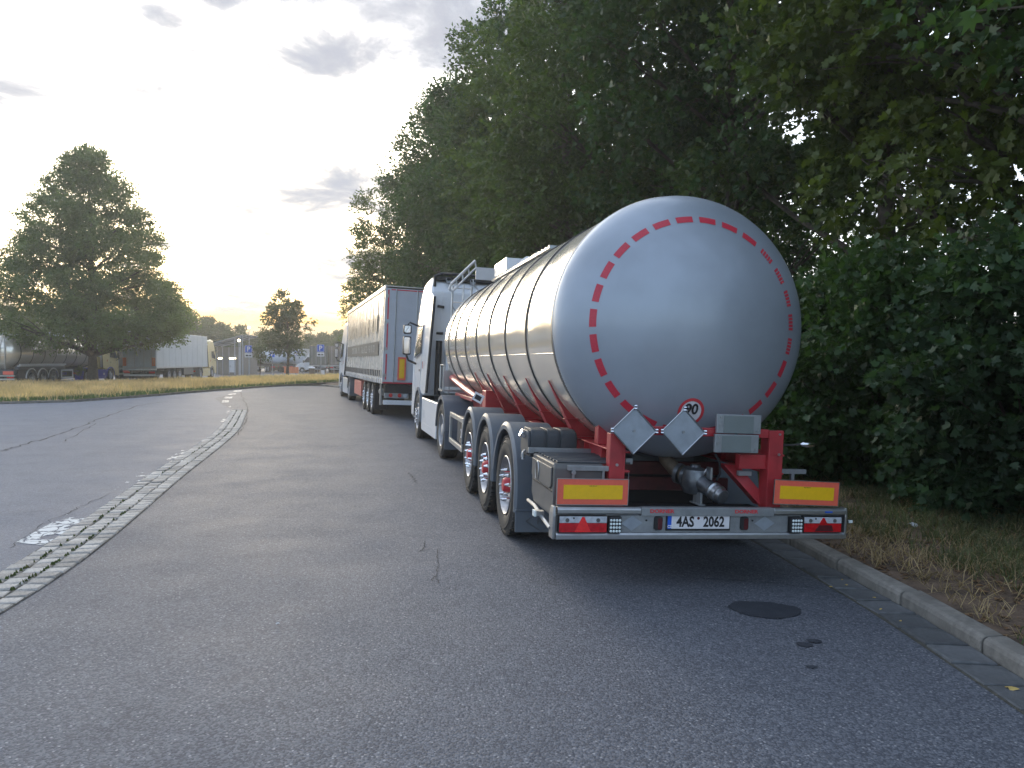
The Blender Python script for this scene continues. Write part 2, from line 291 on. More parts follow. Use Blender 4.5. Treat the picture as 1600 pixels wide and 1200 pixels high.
def paintmat():
    m = bpy.data.materials.new('worn_road_paint'); m.use_nodes = True
    t = m.node_tree; b = t.nodes['Principled BSDF']; k = t.links.new; out = t.nodes['Material Output']
    g = t.nodes.new('ShaderNodeNewGeometry')
    v = t.nodes.new('ShaderNodeTexVoronoi'); v.feature = 'DISTANCE_TO_EDGE'; v.inputs['Scale'].default_value = 5.2
    n = t.nodes.new('ShaderNodeTexNoise'); n.inputs['Scale'].default_value = 3; n.inputs['Detail'].default_value = 6
    nm = t.nodes.new('ShaderNodeVectorMath'); nm.operation = 'ADD'; sc_ = t.nodes.new('ShaderNodeVectorMath'); sc_.operation = 'SCALE'; sc_.inputs['Scale'].default_value = 0.35
    k(g.outputs['Position'], n.inputs['Vector']); k(n.outputs['Color'], sc_.inputs[0]); k(g.outputs['Position'], nm.inputs[0]); k(sc_.outputs[0], nm.inputs[1]); k(nm.outputs[0], v.inputs['Vector'])
    r1 = t.nodes.new('ShaderNodeMath'); r1.operation = 'GREATER_THAN'; r1.inputs[1].default_value = 0.045; k(v.outputs['Distance'], r1.inputs[0])
    n2 = t.nodes.new('ShaderNodeTexNoise'); n2.inputs['Scale'].default_value = 2.3; n2.inputs['Detail'].default_value = 7; n2.inputs['Roughness'].default_value = 0.65; k(g.outputs['Position'], n2.inputs['Vector'])
    at = t.nodes.new('ShaderNodeAttribute'); at.attribute_name = 'wear'
    r2_ = t.nodes.new('ShaderNodeMath'); r2_.operation = 'GREATER_THAN'; k(n2.outputs['Fac'], r2_.inputs[0]); k(at.outputs['Fac'], r2_.inputs[1])
    mu = t.nodes.new('ShaderNodeMath'); mu.operation = 'MULTIPLY'; k(r1.outputs[0], mu.inputs[0]); k(r2_.outputs[0], mu.inputs[1])
    tr = t.nodes.new('ShaderNodeBsdfTransparent'); ms = t.nodes.new('ShaderNodeMixShader')
    k(mu.outputs[0], ms.inputs[0]); k(tr.outputs[0], ms.inputs[1]); k(b.outputs[0], ms.inputs[2]); k(ms.outputs[0], out.inputs[0])
    b.inputs['Base Color'].default_value = (0.52, 0.55, 0.56, 1); b.inputs['Roughness'].default_value = 0.6
    return m
M['roadpaint'] = paintmat()

# ------------------------------------------------------------------ mesh helpers
class MB:
    def __init__(s): s.v = []; s.f = []; s.mi = []; s.cur = 0
    def add(s, vs, fs):
        o = len(s.v); s.v += [tuple(v) for v in vs]; s.f += [tuple(i + o for i in f) for f in fs]; s.mi += [s.cur] * len(fs); return s
    def mat(s, i): s.cur = i; return s
    def box(s, x0, x1, y0, y1, z0, z1, M4=None):
        vs = [(x, y, z) for z in (z0, z1) for y in (y0, y1) for x in (x0, x1)]
        if M4 is not None: vs = [M4 @ Vector(v) for v in vs]
        return s.add(vs, [(0, 2, 3, 1), (4, 5, 7, 6), (0, 1, 5, 4), (2, 6, 7, 3), (0, 4, 6, 2), (1, 3, 7, 5)])
    def cyl(s, p0, p1, r0, r1=None, n=12, caps=True):
        r1 = r0 if r1 is None else r1
        p0 = Vector(p0); p1 = Vector(p1); d = (p1 - p0).normalized()
        a = d.orthogonal().normalized(); b = d.cross(a)
        vs = []
        for p, r in ((p0, r0), (p1, r1)):
            for i in range(n):
                t = 2 * math.pi * i / n; vs.append(p + (a * math.cos(t) + b * math.sin(t)) * r)
        fs = [(i, (i + 1) % n, n + (i + 1) % n, n + i) for i in range(n)]
        if caps: fs += [tuple(range(n))[::-1], tuple(range(n, 2 * n))]
        return s.add(vs, fs)
    def tube(s, pts, r, n=8):
        pts = [Vector(p) for p in pts]; rs = r if isinstance(r, (list, tuple)) else [r] * len(pts)
        vs = []; a = None
        for i, p in enumerate(pts):
            d = (pts[min(i + 1, len(pts) - 1)] - pts[max(i - 1, 0)]).normalized()
            if a is None: a = d.orthogonal().normalized()
            a = (a - d * a.dot(d)).normalized(); b = d.cross(a)
            for j in range(n):
                t = 2 * math.pi * j / n; vs.append(p + (a * math.cos(t) + b * math.sin(t)) * rs[i])
        fs = []
        for i in range(len(pts) - 1):
            for j in range(n):
                fs.append((i * n + j, i * n + (j + 1) % n, (i + 1) * n + (j + 1) % n, (i + 1) * n + j))
        fs += [tuple(range(n))[::-1], tuple(range((len(pts) - 1) * n, len(pts) * n))]
        return s.add(vs, fs)
    def lathe(s, prof, axis, c=(0, 0, 0), n=48, close=False):
        # prof: (axial, radius)
        vs = []; cx, cy, cz = c
        for a, r in prof:
            for j in range(n):
                t = 2 * math.pi * j / n; q, w = math.cos(t) * r, math.sin(t) * r
                vs.append({'x': (cx + a, cy + q, cz + w), 'y': (cx + q, cy + a, cz + w), 'z': (cx + q, cy + w, cz + a)}[axis])
        m = len(prof); fs = []
        for i in range(m - 1 + (1 if close else 0)):
            i2 = (i + 1) % m
            for j in range(n):
                fs.append((i * n + j, i * n + (j + 1) % n, i2 * n + (j + 1) % n, i2 * n + j))
        return s.add(vs, fs)
    def prism(s, poly, axis, a0, a1):
        n = len(poly)
        def P(p, a): return {'x': (a, p[0], p[1]), 'y': (p[0], a, p[1]), 'z': (p[0], p[1], a)}[axis]
        vs = [P(p, a0) for p in poly] + [P(p, a1) for p in poly]
        fs = [(i, (i + 1) % n, n + (i + 1) % n, n + i) for i in range(n)] + [tuple(range(n))[::-1], tuple(range(n, 2 * n))]
        return s.add(vs, fs)
    def quad(s, a, b, c, d): return s.add([a, b, c, d], [(0, 1, 2, 3)])
    def mesh(s, name, mats, smooth=None, fix=True):
        me = bpy.data.meshes.new(name); me.from_pydata(s.v, [], s.f)
        for m in (mats if isinstance(mats, (list, tuple)) else [mats]): me.materials.append(m)
        me.polygons.foreach_set('material_index', s.mi)
        if fix:
            import bmesh
            b = bmesh.new(); b.from_mesh(me); bmesh.ops.recalc_face_normals(b, faces=b.faces); b.to_mesh(me); b.free()
        if smooth is not None:
            me.shade_smooth(); me.set_sharp_from_angle(angle=R(smooth))
        me.update(); return me
    def build(s, name, mats, parent=None, smooth=None, bevel=0, loc=None, fix=True):
        return link(name, s.mesh(name, mats, smooth, fix), parent, bevel, loc)
def link(name, me, parent=None, bevel=0, loc=None, rot=None):
    o = bpy.data.objects.new(name, me); COL.objects.link(o)
    if parent is not None: o.parent = parent
    if loc is not None: o.location = loc
    if rot is not None: o.rotation_euler = rot
    if bevel:
        b = o.modifiers.new('bevel', 'BEVEL'); b.width = bevel; b.segments = 2; b.limit_method = 'ANGLE'; b.angle_limit = R(40)
    return o
def tag(o, label=None, cat=None, group=None, kind=None):
    if label: o['label'] = label
    if cat: o['category'] = cat
    if group: o['group'] = group
    if kind: o['kind'] = kind
    return o
def thing(name, label, cat, loc=(0, 0, 0), rz=0, group=None):
    o = bpy.data.objects.new(name, None); COL.objects.link(o); o.location = loc; o.rotation_euler = (0, 0, rz)
    o.empty_display_size = 0.3
    return tag(o, label, cat, group)
def copy_tree(o, parent=None):
    c = o.copy(); COL.objects.link(c); c.parent = parent
    for ch in o.children: copy_tree(ch, c)
    return c
_font = {}
def text(name, body, size, m, parent, loc, rot, sx=1.0, align='CENTER', bold=0.0):
    cu = bpy.data.curves.new('tmp', 'FONT'); cu.body = body; cu.size = size; cu.align_x = align; cu.align_y = 'CENTER'; cu.extrude = 0.001; cu.offset = bold; cu.resolution_u = 3
    to = bpy.data.objects.new('tmp', cu); COL.objects.link(to)
    dg = bpy.context.evaluated_depsgraph_get(); me = bpy.data.meshes.new_from_object(to.evaluated_get(dg)); me.name = name
    bpy.data.objects.remove(to); bpy.data.curves.remove(cu)
    me.materials.clear(); me.materials.append(m)
    for v in me.vertices: v.co.x *= sx
    return link(name, me, parent, 0, loc, rot)
REAR = (R(90), 0, 0)         # text facing -Y (rear of a vehicle)
LEFT = (R(90), 0, R(-90))    # text facing -X
RIGHT = (R(90), 0, R(90))

# ------------------------------------------------------------------ road frame: t along the parked row, s to its right
YAW = 0.1996
P0 = Vector((0.3135, 5.949)); d0 = Vector((-math.sin(YAW), math.cos(YAW)))
pts = [P0 - d0 * 40, P0, P0 + d0 * 8, P0 + d0 * 13.2, Vector((-3.9, 23.6)), Vector((-6.2, 31.5)), Vector((-9.2, 40.5)), Vector((-13.5, 50)), Vector((-19.5, 60)), Vector((-27, 69)), Vector((-45, 82))]
# resample smoothly
def chaikin(p, k=2):
    for _ in range(k):
        q = [p[0]]
        for a, b in zip(p[:-1], p[1:]): q += [a * 0.75 + b * 0.25, a * 0.25 + b * 0.75]
        q.append(p[-1]); p = q
    return p
PATH = chaikin(pts, 2)
PA = np.array([(p.x, p.y) for p in PATH]); SEG = PA[1:] - PA[:-1]; SL = np.hypot(SEG[:, 0], SEG[:, 1]); CUM = np.concatenate([[0], np.cumsum(SL)]) - 40.0
def road(t, s, z=0.0):
    i = int(np.clip(np.searchsorted(CUM, t) - 1, 0, len(SL) - 1)); u = (t - CUM[i]) / SL[i]
    p = PA[i] + SEG[i] * u; d = SEG[i] / SL[i]
    if 0 <= i < len(SL) - 1:   # smooth heading
        d2 = SEG[min(i + 1, len(SL) - 1)] / SL[min(i + 1, len(SL) - 1)]; dm = SEG[max(i - 1, 0)] / SL[max(i - 1, 0)]
        w = u
        a = d * (1 - abs(w - .5)) + (d2 if w > .5 else dm) * abs(w - .5); d = a / np.hypot(*a)
    n = np.array((d[1], -d[0])); q = p + n * s
    return Vector((q[0], q[1], z)), math.atan2(-d[0], d[1])
def ts_of(x, y):
    x = np.atleast_1d(np.asarray(x, float)); y = np.atleast_1d(np.asarray(y, float))
    best = np.full(x.shape, 1e9); S = np.zeros_like(best); T = np.zeros_like(best)
    for i in range(len(SL)):
        d = SEG[i] / SL[i]; rx = x - PA[i, 0]; ry = y - PA[i, 1]
        u = rx * d[0] + ry * d[1]; uc = np.clip(u, -1e9 if i == 0 else 0, 1e9 if i == len(SL) - 1 else SL[i])
        dd = np.hypot(rx - uc * d[0], ry - uc * d[1]); sgn = np.sign(rx * d[1] - ry * d[0])
        m = dd < best; best[m] = dd[m]; S[m] = (sgn * dd)[m]; T[m] = (uc + CUM[i])[m]
    return T, S
def zs(s):
    s = np.asarray(s, float)
    a = np.clip(s, 0, 3.6)
    return -0.0401 * np.where(s < 0.0, 0, a)
def gz(x, y): return float(zs(ts_of(x, y)[1])[0])
KT = [-30, -12, -5.8, -1.93, -0.72, 1.54, 4, 8, 12, 30, 90]; KS = [-2.5, 0.55, 1.65, 2.42, 2.66, 2.95, 3.15, 3.25, 3.3, 3.3, 3.3]
def ks(t): return float(np.interp(t, KT, KS))

# ------------------------------------------------------------------ ground
def grid_sheet(name, xs, ys, zf, m, kind='structure'):
    X, Y = np.meshgrid(xs, ys); Z = zf(X.ravel(), Y.ravel()).reshape(X.shape)
    v = np.stack([X.ravel(), Y.ravel(), Z.ravel()], 1); nx = len(xs); ny = len(ys)
    f = [(j * nx + i, j * nx + i + 1, (j + 1) * nx + i + 1, (j + 1) * nx + i) for j in range(ny - 1) for i in range(nx - 1)]
    me = bpy.data.meshes.new(name); me.from_pydata(v.tolist(), [], f); me.materials.append(m); me.shade_smooth()
    return tag(link(name, me), kind=kind)
xs = np.concatenate([[-220, -150, -100], np.arange(-60, 24.1, 0.75), [40, 80, 220]]); ys = np.concatenate([[-80, -40], np.arange(-16, 70.1, 0.75), [90, 130, 170]])
grid_sheet('road_asphalt', xs, ys, lambda x, y: zs(ts_of(x, y)[1]), M['asphalt'])
b = MB(); b.quad((-2500, -2500, -0.6), (2500, -2500, -0.6), (2500, 2500, -0.6), (-2500, 2500, -0.6))
tag(b.build('far_ground', M['field'], fix=False), kind='structure')

# strip of setts (three rows) on the left
CP = chaikin([Vector(p) for p in ((-3.35, 0.0), (-3.55, 2.5), (-3.92, 5.9), (-4.22, 7.4), (-4.72, 9.4), (-5.36, 11.9), (-6.12, 15.2), (-7.10, 19.2), (-8.35, 23.2), (-9.66, 27.3))], 2)
CA = np.array([(p.x, p.y) for p in CP]); CS = CA[1:] - CA[:-1]; CL = np.hypot(CS[:, 0], CS[:, 1]); CC = np.concatenate([[0], np.cumsum(CL)])
def strip(t, s):
    i = int(np.clip(np.searchsorted(CC, t) - 1, 0, len(CL) - 1)); u = (t - CC[i]) / CL[i]; d = CS[i] / CL[i]
    q = CA[i] + CS[i] * u + np.array((d[1], -d[0])) * s
    return q[0], q[1], math.atan2(-d[0], d[1])
# paler, bluer asphalt of the side road, left of the strip (sheet 4 mm above)
b = MB(); N = 60; TL = CC[-1]
for i in range(N + 1):
    t = TL * i / N; x, y, a = strip(t, -0.27)
    b.v.append((x, y, 0.004)); b.v.append((-60, y + 3, 0.004))
for i in range(N): b.f.append((2 * i, 2 * i + 2, 2 * i + 3, 2 * i + 1)); b.mi.append(0)
# continue along the markings up to the island tip
e = [(-9.9, 27.3), (-11.9, 31.5), (-13.9, 36), (-14.6, 40), (-14.8, 44.5)]
o_ = len(b.v)
for x, y in e: b.v.append((x, y, 0.004)); b.v.append((-60, y + 3, 0.004))
for i in range(len(e) - 1): b.f.append((o_ + 2 * i, o_ + 2 * i + 2, o_ + 2 * i + 3, o_ + 2 * i + 1)); b.mi.append(0)
b.f.append((2 * N, o_, o_ + 1, 2 * N + 1)); b.mi.append(0)
tag(b.build('side_road', M['asphalt2'], fix=True), kind='structure')

b = MB(); N = 70
for i in range(N + 1):
    t = TL * i / N
    for s in (-0.273, 0.273): x, y, a = strip(t, s); b.v.append((x, y, 0.006))
for i in range(N): b.f.append((2 * i, 2 * i + 1, 2 * i + 3, 2 * i + 2)); b.mi.append(0)
sett_strip = tag(b.build('sett_strip', M['joint']), kind='structure')
def chamfer_block(w, l, h, c, jit=0.0):
    b = MB(); hw, hl = w / 2, l / 2
    J = lambda: random.uniform(-jit, jit)
    lo = [(-hw + J(), -hl + J(), -0.02), (hw + J(), -hl + J(), -0.02), (hw + J(), hl + J(), -0.02), (-hw + J(), hl + J(), -0.02)]
    mid = [(x, y, h - c) for x, y, z in lo]
    top = [(x * (1 - c / hw), y * (1 - c / hl), h + J() * 0.4) for x, y, z in lo]
    vs = lo + mid + top
    fs = [(0, 1, 5, 4), (1, 2, 6, 5), (2, 3, 7, 6), (3, 0, 4, 7), (4, 5, 9, 8), (5, 6, 10, 9), (6, 7, 11, 10), (7, 4, 8, 11), (8, 9, 10, 11)]
    return b.add(vs, fs)
sett_meshes = [chamfer_block(0.168, 0.148, 0.024, 0.013, 0.010).mesh('sett', M['sett']) for _ in range(7)]
cnt = 0; rest = MB(); t = 4.6
start = t
def sett_at(t, k):
    x, y, a = strip(t, (k - 1) * 0.182 + random.uniform(-.003, .003)); return x, y, a + random.uniform(-.03, .03)
t = 4.2
while t < TL - 0.08:
    for k in range(3):
        x, y, a = sett_at(t + (0.02 if k == 1 else 0), k)
        me = random.choice(sett_meshes)
        if cnt < 300:
            o = link('sett', me, sett_strip, 0, (x, y, -0.003 + random.uniform(-.006, .005)), (0, 0, a)); cnt += 1
        else:
            m4 = Matrix.Translation((x, y, -0.003)) @ Matrix.Rotation(a, 4, 'Z')
            rest.add([m4 @ v.co for v in me.vertices], [tuple(p.vertices) for p in me.polygons])
    t += 0.163
for q in np.arange(0.4, 4.1, 0.163):
    for k in range(3):
        x, y, a = sett_at(q, k); me = random.choice(sett_meshes); m4 = Matrix.Translation((x, y, -0.003)) @ Matrix.Rotation(a, 4, 'Z')
        rest.add([m4 @ v.co for v in me.vertices], [tuple(p.vertices) for p in me.polygons])
tag(rest.build('remaining_setts', M['sett'], sett_strip), kind='stuff')
b = MB()
for _ in range(420):
    t = random.choice([random.uniform(4, 9), random.uniform(4, TL)]); s = random.choice((-0.091, 0.091)) + random.uniform(-.012, .012)
    if random.random() > 0.6 + 0.4 * math.sin(t * 2.1): continue
    x, y, a = strip(t, s)
    for _k in range(3):
        c = random.uniform(0, 6.28); w = random.uniform(.006, .016); h = random.uniform(.006, .02)
        b.add([(x + math.cos(c) * w, y + math.sin(c) * w, .02), (x - math.cos(c) * w, y - math.sin(c) * w, .02), (x + random.uniform(-.01, .01), y + random.uniform(-.01, .01), .034 + h)], [(0, 1, 2)])
tag(b.build('moss_in_joints', M['moss'], fix=False), kind='stuff')

# back-projection of a few painted marks and cracks that lie flat on the road (real positions in metres)
fC = 1204.0; camz = 1.8005
def flat(px, py):
    d = fw * fC + r2 * (px - 800) - u2 * (py - 600)
    t = -camz / d.z; x, y = d.x * t, d.y * t
    for _ in range(6):
        z = gz(x, y); t = (z - camz) / d.z; x, y = d.x * t, d.y * t
    return x, y, z
marks = [([(24, 849), (108, 803), (152, 806), (68, 853)], 0.46), ([(177, 766), (222, 739), (255, 742), (209, 769)], 0.56), ([(258, 720), (284, 704), (309, 708), (284, 722)], 0.54),
         ([(310, 690), (331, 684), (336, 687), (318, 694)], 0.52), ([(344, 659), (348, 655), (358, 656), (355, 660)], 0.5), ([(353, 646), (355, 642), (361, 642), (360, 646)], 0.5),
         ([(351, 638), (353, 635), (361, 635), (360, 638)], 0.5), ([(346, 629), (348, 626), (358, 626), (357, 629)], 0.47), ([(350, 622.5), (352, 620), (364, 620), (362, 622.5)], 0.48),
         ([(356, 617), (358, 615), (369, 615), (368, 617)], 0.48), ([(364, 612), (366, 610.3), (378, 610), (377, 612)], 0.38)]
for q, w in marks:
    b = MB(); b.add([(flat(*c)[0], flat(*c)[1], 0.009) for c in q], [(0, 1, 2, 3)])
    o = b.build('painted_marking', M['roadpaint']); at = o.data.attributes.new('wear', 'FLOAT', 'POINT'); at.data.foreach_set('value', [w] * 4)
    tag(o, kind='structure')
def crack(pxs, w, z=0.0085, name='asphalt_crack', jit=0.02, sub=10):
    P = []
    for a, c in zip(pxs[:-1], pxs[1:]):
        A = Vector(flat(*a)[:2]); Bq = Vector(flat(*c)[:2])
        for i in range(sub): P.append(A.lerp(Bq, i / sub) + Vector((random.gauss(0, jit), random.gauss(0, jit))))
    P.append(Vector(flat(*pxs[-1])[:2])); b = MB()
    for i, p in enumerate(P):
        d = (P[min(i + 1, len(P) - 1)] - P[max(0, i - 1)]).normalized(); n = Vector((-d.y, d.x)) * w * random.uniform(.25, 1)
        zz = z + gz(p.x, p.y); b.v += [(p.x + n.x, p.y + n.y, zz), (p.x - n.x, p.y - n.y, zz)]
    for i in range(len(P) - 1): b.f.append((2 * i, 2 * i + 1, 2 * i + 3, 2 * i + 2)); b.mi.append(0)
    tag(b.build(name, M['crack'], fix=False), kind='structure')
crack([(0, 706), (40, 694), (100, 677), (150, 657), (215, 634), (262, 627)], 0.03, jit=0.04)
crack([(100, 690), (150, 662)], 0.02)
crack([(12, 858), (60, 824), (130, 790), (180, 770)], 0.006); crack([(180, 790), (230, 765), (300, 700), (345, 672)], 0.007)
crack([(375, 612), (385, 632), (388, 642), (384, 660), (372, 680)], 0.02, jit=.03)
crack([(683, 858), (684, 880), (681, 900), (686, 912)], 0.004, z=0.005, jit=.006); crack([(681, 900), (672, 908)], 0.005, z=0.005, jit=.004)
crack([(640, 738), (646, 748), (650, 755)], 0.012, z=.005); crack([(664, 846), (660, 860), (655, 862), (675, 858)], 0.006, z=.005, jit=.005)
crack([(1100, 905), (1220, 912), (1330, 930), (1420, 960)], 0.006, z=.005, jit=.01)
crack([(600, 768), (690, 766), (720, 765)], 0.004, z=.005, jit=.01)
def blob(name, cx, cy, rx, ry, rot, m, z, label=None, n=150):
    b = MB(); x0, y0, _ = flat(cx, cy); vs = []
    for i in range(n):
        a = 2 * math.pi * i / n; r = 1 + 0.05 * math.sin(3 * a + 1) + 0.03 * math.sin(7 * a) + random.gauss(0, .022)
        u = math.cos(a) * rx * r; v = math.sin(a) * ry * r; x = x0 + u * math.cos(rot) - v * math.sin(rot); y = y0 + u * math.sin(rot) + v * math.cos(rot)
        vs.append((x, y, gz(x, y) + z))
    b.add(vs, [tuple(range(n))]); return tag(b.build(name, m, fix=False), kind='structure')
blob('oil_stain', 1195, 953, 0.27, 0.20, 0.1, M['stain'], 0.006)
blob('oil_stain', 1257, 1008, 0.052, 0.045, 0, M['stain'], 0.006); blob('oil_stain', 1272, 1003, 0.05, 0.035, 0, M['stain'], 0.009)
blob('oil_stain', 1268, 1043, 0.035, 0.022, 0, M['stain'], 0.006)

# kerb, gutter slabs, verge
def kz(t): return float(zs(ks(t)))
b = MB(); TS = list(np.arange(-14, 70, 0.5))
for t in TS:
    for s, z in ((ks(t) - 0.34, zs(ks(t) - .34) + 0.002), (ks(t) + 0.02, kz(t) + 0.002)):
        p, a = road(t, s, float(z)); b.v.append(tuple(p))
for i in range(len(TS) - 1): b.f.append((2 * i, 2 * i + 1, 2 * i + 3, 2 * i + 2)); b.mi.append(0)
gutter = tag(b.build('gutter', M['joint']), kind='structure')
slab_me = [chamfer_block(0.292, 0.30, 0.012, 0.006, 0.008).mesh('slab', M['slab']) for _ in range(5)]
t = -7.0; k = 0
while t < 3.5:
    s = ks(t) - 0.165; p, a = road(t, s, float(zs(s)) + 0.004 + random.uniform(-.004, .004)); a -= math.atan((ks(t + .2) - ks(t - .2)) / .4)
    link('slab', slab_me[k % 5], gutter, 0, p, (random.uniform(-.01, .01), 0.04, a + random.uniform(-.04, .04))); t += 0.322; k += 1
b = MB(); b.v = []; prof = [(0.0, -0.1), (0.0, 0.075), (0.012, 0.10), (0.035, 0.115), (0.15, 0.12), (0.15, -0.1)]
def kerb_stone(L_):
    b = MB(); n = len(prof)
    for y in (-L_ / 2, L_ / 2):
        b.v += [(x + random.uniform(-.003, .003), y, z) for x, z in prof]
    b.f = [(i, (i + 1) % n, n + (i + 1) % n, n + i) for i in range(n)] + [tuple(range(n))[::-1], tuple(range(n, 2 * n))]; b.mi = [0] * len(b.f)
    return b.mesh('kerb_stone', M['kerb'])
kerb = bpy.data.objects.new('kerb', None); COL.objects.link(kerb); tag(kerb, kind='structure')
kms = [kerb_stone(0.985) for _ in range(3)]
t = -9.0; k = 0
while t < 60:
    p, a = road(t, ks(t), kz(t)); a -= math.atan((ks(t + .5) - ks(t - .5)))
    link('kerb_stone', kms[k % 3], kerb, 0.006, p, (0, 0.015 * math.sin(k * 2.3), a + 0.006 * math.sin(k * 1.7))); t += 1.0; k += 1
SV = [0.12, 0.5, 1.0, 1.6, 2.2, 3, 5, 8, 14, 24, 40, 70]; TV = list(np.arange(-25, 75, 0.5))
b = MB()
def vz(t, ds):
    return kz(t) + 0.10 + (0.02 + 0.05 * min(ds, 4) * 0.6 + 0.025 * math.sin(t * 1.7 + ds * 2.3) + 0.02 * math.sin(t * 4.1 + ds * 5.0)) * min(1, (ds - 0.1) / 0.4)
for t in TV:
    for ds in SV: p, a = road(t, ks(t) + ds, vz(t, ds)); b.v.append(tuple(p))
n = len(SV)
for i in range(len(TV) - 1):
    for j in range(n - 1): b.f.append((i * n + j, i * n + j + 1, (i + 1) * n + j + 1, (i + 1) * n + j)); b.mi.append(0)
tag(b.build('verge_ground', M['soil'], smooth=80), kind='structure')

# grass island on the left
ISL = [(-75, 27.5), (-40, 28.2), (-28, 29.2), (-20.4, 30.5), (-18.3, 32.2), (-17.6, 36.2), (-17.2, 42), (-16.3, 50), (-14.0, 60), (-12.8, 68), (-13.6, 74), (-16, 78), (-20, 75), (-24.5, 62), (-29, 53), (-31.3, 50), (-45, 48.5), (-75, 48)]
b = MB(); n = len(ISL)
b.v = [(x, y, -0.02) for x, y in ISL] + [(x, y, 0.10) for x, y in ISL]
b.f = [(i, (i + 1) % n, n + (i + 1) % n, n + i) for i in range(n)]; b.mi = [0] * n
tag(b.build('island_kerb', M['kerb']), kind='structure')
def inpoly(x, y, poly):
    x = np.asarray(x); y = np.asarray(y); r = np.zeros(x.shape, bool); n = len(poly); j = n - 1
    for i in range(n):
        xi, yi = poly[i]; xj, yj = poly[j]
        c = ((yi > y) != (yj > y)) & (x < (xj - xi) * (y - yi) / (yj - yi + 1e-12) + xi); r ^= c; j = i
    return r
b = MB(); b.add([(x, y, 0.10) for x, y in ISL], [tuple(range(n))])
tag(b.build('grass_island', M['islandsoil'], fix=False), kind='structure')

def blades(name, xy, z, h, w, lean, m, parent=None, label=None, per=3):
    """grass: each point gives `per` curved blades of two triangles + tip"""
    n = len(xy); N_ = n * per
    X = np.repeat(xy[:, 0], per) + rng.normal(0, 0.03, N_); Y = np.repeat(xy[:, 1], per) + rng.normal(0, 0.03, N_); Z = np.repeat(z, per)
    H = np.repeat(h, per) * rng.uniform(.5, 1.15, N_); A = rng.uniform(0, 2 * np.pi, N_); B = rng.uniform(0, 2 * np.pi, N_); Ln = lean * rng.uniform(.2, 1.4, N_)
    cx, sx = np.cos(A) * w, np.sin(A) * w; bx, by = np.cos(B) * Ln * H, np.sin(B) * Ln * H
    v = np.empty((N_, 5, 3))
    v[:, 0] = np.stack([X - cx, Y - sx, Z], 1); v[:, 1] = np.stack([X + cx, Y + sx, Z], 1)
    v[:, 2] = np.stack([X + cx * .8 + bx * .35, Y + sx * .8 + by * .35, Z + H * .6], 1); v[:, 3] = np.stack([X - cx * .8 + bx * .35, Y - sx * .8 + by * .35, Z + H * .6], 1)
    v[:, 4] = np.stack([X + bx, Y + by, Z + H * (1 - 0.3 * np.minimum(Ln, 1.6))], 1)
    idx = np.arange(N_)[:, None] * 5
    q = idx + np.array([0, 1, 2, 3]); tr = idx + np.array([3, 2, 4])
    loops = np.concatenate([q, tr], 1).ravel(); ls = np.zeros(2 * N_, int); ls[0::2] = np.arange(N_) * 7; ls[1::2] = np.arange(N_) * 7 + 4
    me = bpy.data.meshes.new(name); me.vertices.add(N_ * 5); me.vertices.foreach_set('co', v.ravel())
    me.loops.add(len(loops)); me.loops.foreach_set('vertex_index', loops); me.polygons.add(2 * N_); me.polygons.foreach_set('loop_start', ls)
    me.update(calc_edges=True); me.materials.append(m)
    return tag(link(name, me, parent), label, kind='stuff')
# dry grass over the island, greener and shorter near the road
n = 90000; X = rng.uniform(-46, -12, n); Y = rng.uniform(28, 79, n); ok = inpoly(X, Y, ISL)
X, Y = X[ok], Y[ok]
edge = np.full(len(X), 1e9)
for (x0, y0), (x1, y1) in zip(ISL[:9], ISL[1:10]):
    d = np.array((x1 - x0, y1 - y0)); l2 = d @ d; u = np.clip(((X - x0) * d[0] + (Y - y0) * d[1]) / l2, 0, 1); edge = np.minimum(edge, np.hypot(X - x0 - u * d[0], Y - y0 - u * d[1]))
clump = 0.5 + 0.5 * np.sin(X * 0.9 + np.sin(Y * .7) * 2) * np.sin(Y * 0.8 + X * .3)
dry = rng.uniform(0, 1, len(X)) < np.clip((edge - 0.5) / 2.2 + 0.10, 0.10, 0.96)
keep = rng.uniform(0, 1, len(X)) < 0.75
k1 = dry & keep; k2 = ~dry
blades('dry_grass', np.stack([X[k1], Y[k1]], 1), np.full(k1.sum(), 0.10), 0.22 + 0.22 * clump[k1] + np.clip(edge[k1] / 12, 0, .12), 0.012, 0.5, M['drygrass'], per=2)
blades('green_grass', np.stack([X[k2], Y[k2]], 1), np.full(k2.sum(), 0.10), 0.12 + 0.14 * clump[k2], 0.012, 0.5, M['greengrass'], per=3)
# verge grass, straw and weeds on the right
def verge_pts(n, t0, t1, d0_, d1_, pw=1.0):
    P = []; 
    for _ in range(n):
        t = random.uniform(t0, t1); ds = d0_ + (d1_ - d0_) * random.random() ** pw
        c = math.sin(t * 2.3 + 1.3 * math.sin(ds * 3)) * math.sin(ds * 4.1 + t)
        if c < random.uniform(-1.1, 0.3): continue
        p, a = road(t, ks(t) + ds); P.append((p.x, p.y, vz(t, ds)))
    return np.array(P)
P = verge_pts(9500, -5, 10, 0.7, 3.6); blades('verge_grass', P[:, :2], P[:, 2], np.full(len(P), 0.20), 0.004, 0.7, M['vergegrass'], per=5)
P = verge_pts(3500, 8, 40, 0.4, 3.0); blades('verge_grass', P[:, :2], P[:, 2], np.full(len(P), 0.25), 0.007, 0.7, M['vergegrass'], per=4)
P = verge_pts(6500, -5, 8, 0.22, 3.1); blades('dry_straw', P[:, :2], P[:, 2], np.full(len(P), 0.17), 0.0035, 1.9, M['straw'], per=3)
P = verge_pts(500, -4.5, -1.6, 0.18, 0.5); blades('green_tuft', P[:, :2], P[:, 2], np.full(len(P), 0.12), 0.004, 0.7, M['greengrass'], per=5)
